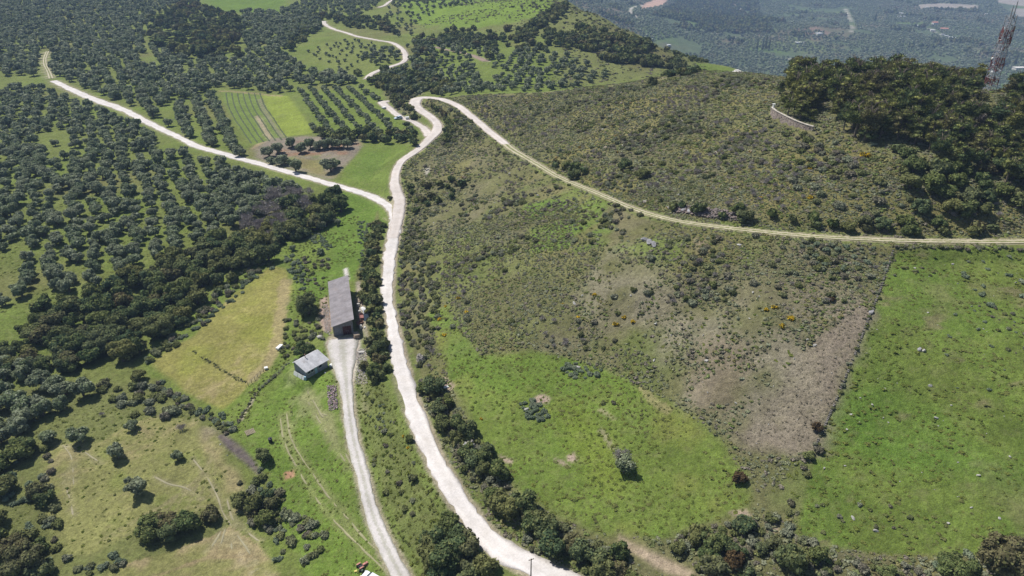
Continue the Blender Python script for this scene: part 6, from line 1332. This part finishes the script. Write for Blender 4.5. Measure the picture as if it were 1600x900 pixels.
# --- rocks
def rocks(L, label_of, grp, mats=None):
    for k, (x, y, s_) in enumerate(L):
        p = g1(x, y); gr = np.random.default_rng(int(x * 13 + y)); me = ROCKS[int(gr.integers(0, 5))] if mats is None else ROCKS[5 + int(gr.integers(0, 3))]
        o = link('rock', me, None, (p[0], p[1], p[2] + s_ * .12), (gr.normal() * .2, gr.normal() * .2, gr.random() * 6.28)); o.scale = (s_, s_ * (.7 + .4 * gr.random()), s_ * (.7 + .5 * gr.random())); tag(o, label_of(k, x, y), 'rock', grp)
big = [(986,462,.6,'pale rock in the middle of the bare slope'), (1059,458,.5,'small white rock right of the middle of the slope'), (1042,472,.45,'small rock below the white one on the slope'), (1024,506,.9,'largest pale boulder on the open slope'), (1049,524,.4,'small stone right below the largest boulder'), (1104,564,.7,'white boulder low on the brown slope'),
       (897,474,.9,'broad white rock left of the yellow gorse'), (910,462,.5,'small white rock above the broad white one'), (938,402,.4,'small white stone high on the left slope'), (1022,563,.6,'pale rock at the upper edge of the round meadow'), (1176,457,.6,'white rock at the top of the brown slope'), (1062,305,.9,'white rock just above the hill track'),
       (1155,383,.9,'pale rock just below the hill track'), (1443,548,1.0,'large pale boulder in the middle of the right meadow'), (1489,413,.8,'pale rock high in the right meadow'), (1429,419,.6,'pale rock at the upper left of the right meadow'), (1354,552,.35,'small white stone just inside the field boundary'), (1273,540,.6,'dark edged stone on the bare brown patch'),
       (1344,622,.4,'small white stone near the boundary of the right meadow'), (1363,633,.7,'large white rock right of the reddish bush'), (1330,648,.6,'flat pale rock left of the large white one'), (1323,671,.5,'grey rock beside the reddish bush'), (1462,653,.9,'pale rock outcrop in the centre of the right meadow'), (1453,603,.8,'white rock above the centre of the right meadow'),
       (1528,743,.8,'pale rock in the lower right of the meadow'), (1562,810,.6,'white rock near the bottom right corner'), (1518,793,.6,'grey white rock left of the bottom right one'), (1333,810,.9,'broad pale rock at the lower left of the right meadow'), (1368,830,.9,'rocky lump at the bottom of the right meadow'), (1482,818,.6,'grey rock at the bottom centre of the right meadow'),
       (1320,728,.5,'pale stone in the left part of the right meadow'), (1288,732,.5,'pale stone close to the left edge of the right meadow'), (1388,660,.35,'small stone between two larger ones in the right meadow'), (668,266,1.1,'white rock slab on the slope right of the pale hill road'), (822,640,.9,'grey rock between pale bushes in the round meadow'), (840,648,.6,'smaller grey rock at the right of the pale bushes in the meadow'), (903,574,.9,'grey boulder among bushes at the top of the round meadow')]
for x, y, s_, t in big: rocks([(x, y, s_ * (.55 if x > 1300 else .78))], lambda k, x_, y_, t=t: t, None)
for x, y, s_, t in [(1008,376,1.3,'left one of the dark boulders below the hill track'), (1014,379,1.5,'largest of the dark boulders below the hill track'), (1021,383,1.3,'right one of the dark boulders below the hill track'), (1068,328,1.2,'left dark rock on the cut bank above the track'), (1078,330,1.3,'middle dark rock on the cut bank above the track'), (1090,333,1.1,'right dark rock on the cut bank above the track'), (1362,488,.8,'grey rock on the field boundary'),
                    (1437,546,.6,'small dark rock left of the large pale boulder')]: rocks([(x, y, s_)], lambda k, x_, y_, t=t: t, None, 1)
def rock_field(poly, sp, seed, where, r0, r1, n):
    P = grid_pts(poly, sp, sp, 5, .4, .3, seed); g_ = np.random.default_rng(seed); P = P[g_.permutation(len(P))[:n]]; px, py, _ = proj(np.column_stack([P, gz(P[:, 0], P[:, 1])])); rows = max(1, int(math.ceil(len(P) / 12))); o = np.argsort(-py); L = []
    for rk_, ch in enumerate(np.array_split(o, rows)):
        for q, j in enumerate(ch[np.argsort(px[ch])]): L.append((px[j], py[j], r0 + (r1 - r0) * g_.random() ** 2, f'pale stone, {ORD[q]} from left, {ORD[rk_]} row up, {where}'))
    for x, y, s_, t in L: rocks([(x, y, s_)], lambda k, x_, y_, t=t: t, 'stones ' + where)
rock_field([(1400,400),(1600,395),(1600,860),(1260,820),(1300,680),(1350,540)], 4.5, 51, 'in the large right meadow', .12, .3, 40)
rock_field([(1000,400),(1180,400),(1350,470),(1300,640),(1180,700),(1050,560),(960,460)], 4, 52, 'on the open brown slope', .12, .34, 55)
rock_field([(700,260),(760,230),(900,300),(850,400),(720,400),(660,330)], 6, 53, 'on the slope below the hairpin road', .2, .5, 24)
rock_field([(800,180),(1150,150),(1200,300),(950,280)], 11, 54, 'on the upper hillside', .3, .6, 22)
rock_field([(320,670),(345,690),(360,720),(345,700)], 1.2, 55, 'beside the purple stream bed', .2, .35, 8)
# ------------------------------------------------------------------ haze
hm = bpy.data.materials.new('haze_air'); hm.use_nodes = True; ht = hm.node_tree; ht.nodes.clear()
ho = ht.nodes.new('ShaderNodeOutputMaterial'); hv = ht.nodes.new('ShaderNodeVolumePrincipled')
hv.inputs['Color'].default_value = (.46, .64, 1.0, 1); hv.inputs['Density'].default_value = 0.000155; hv.inputs['Anisotropy'].default_value = 0.0
ht.links.new(hv.outputs[0], ho.inputs['Volume'])
zlo, zhi = GZ.min() - 3, max(GZ.max(), CAMZ) + 5
hx = np.array([[x, y, z] for x in (-6600, 6600) for y in (-6600, 6600) for z in (zlo, zhi)])
hme = arr_mesh('haze', hx, [(0, 1, 3, 2), (4, 6, 7, 5), (0, 4, 5, 1), (2, 3, 7, 6), (0, 2, 6, 4), (1, 5, 7, 3)], False, hm)
tag(link('haze', hme), kind='stuff')
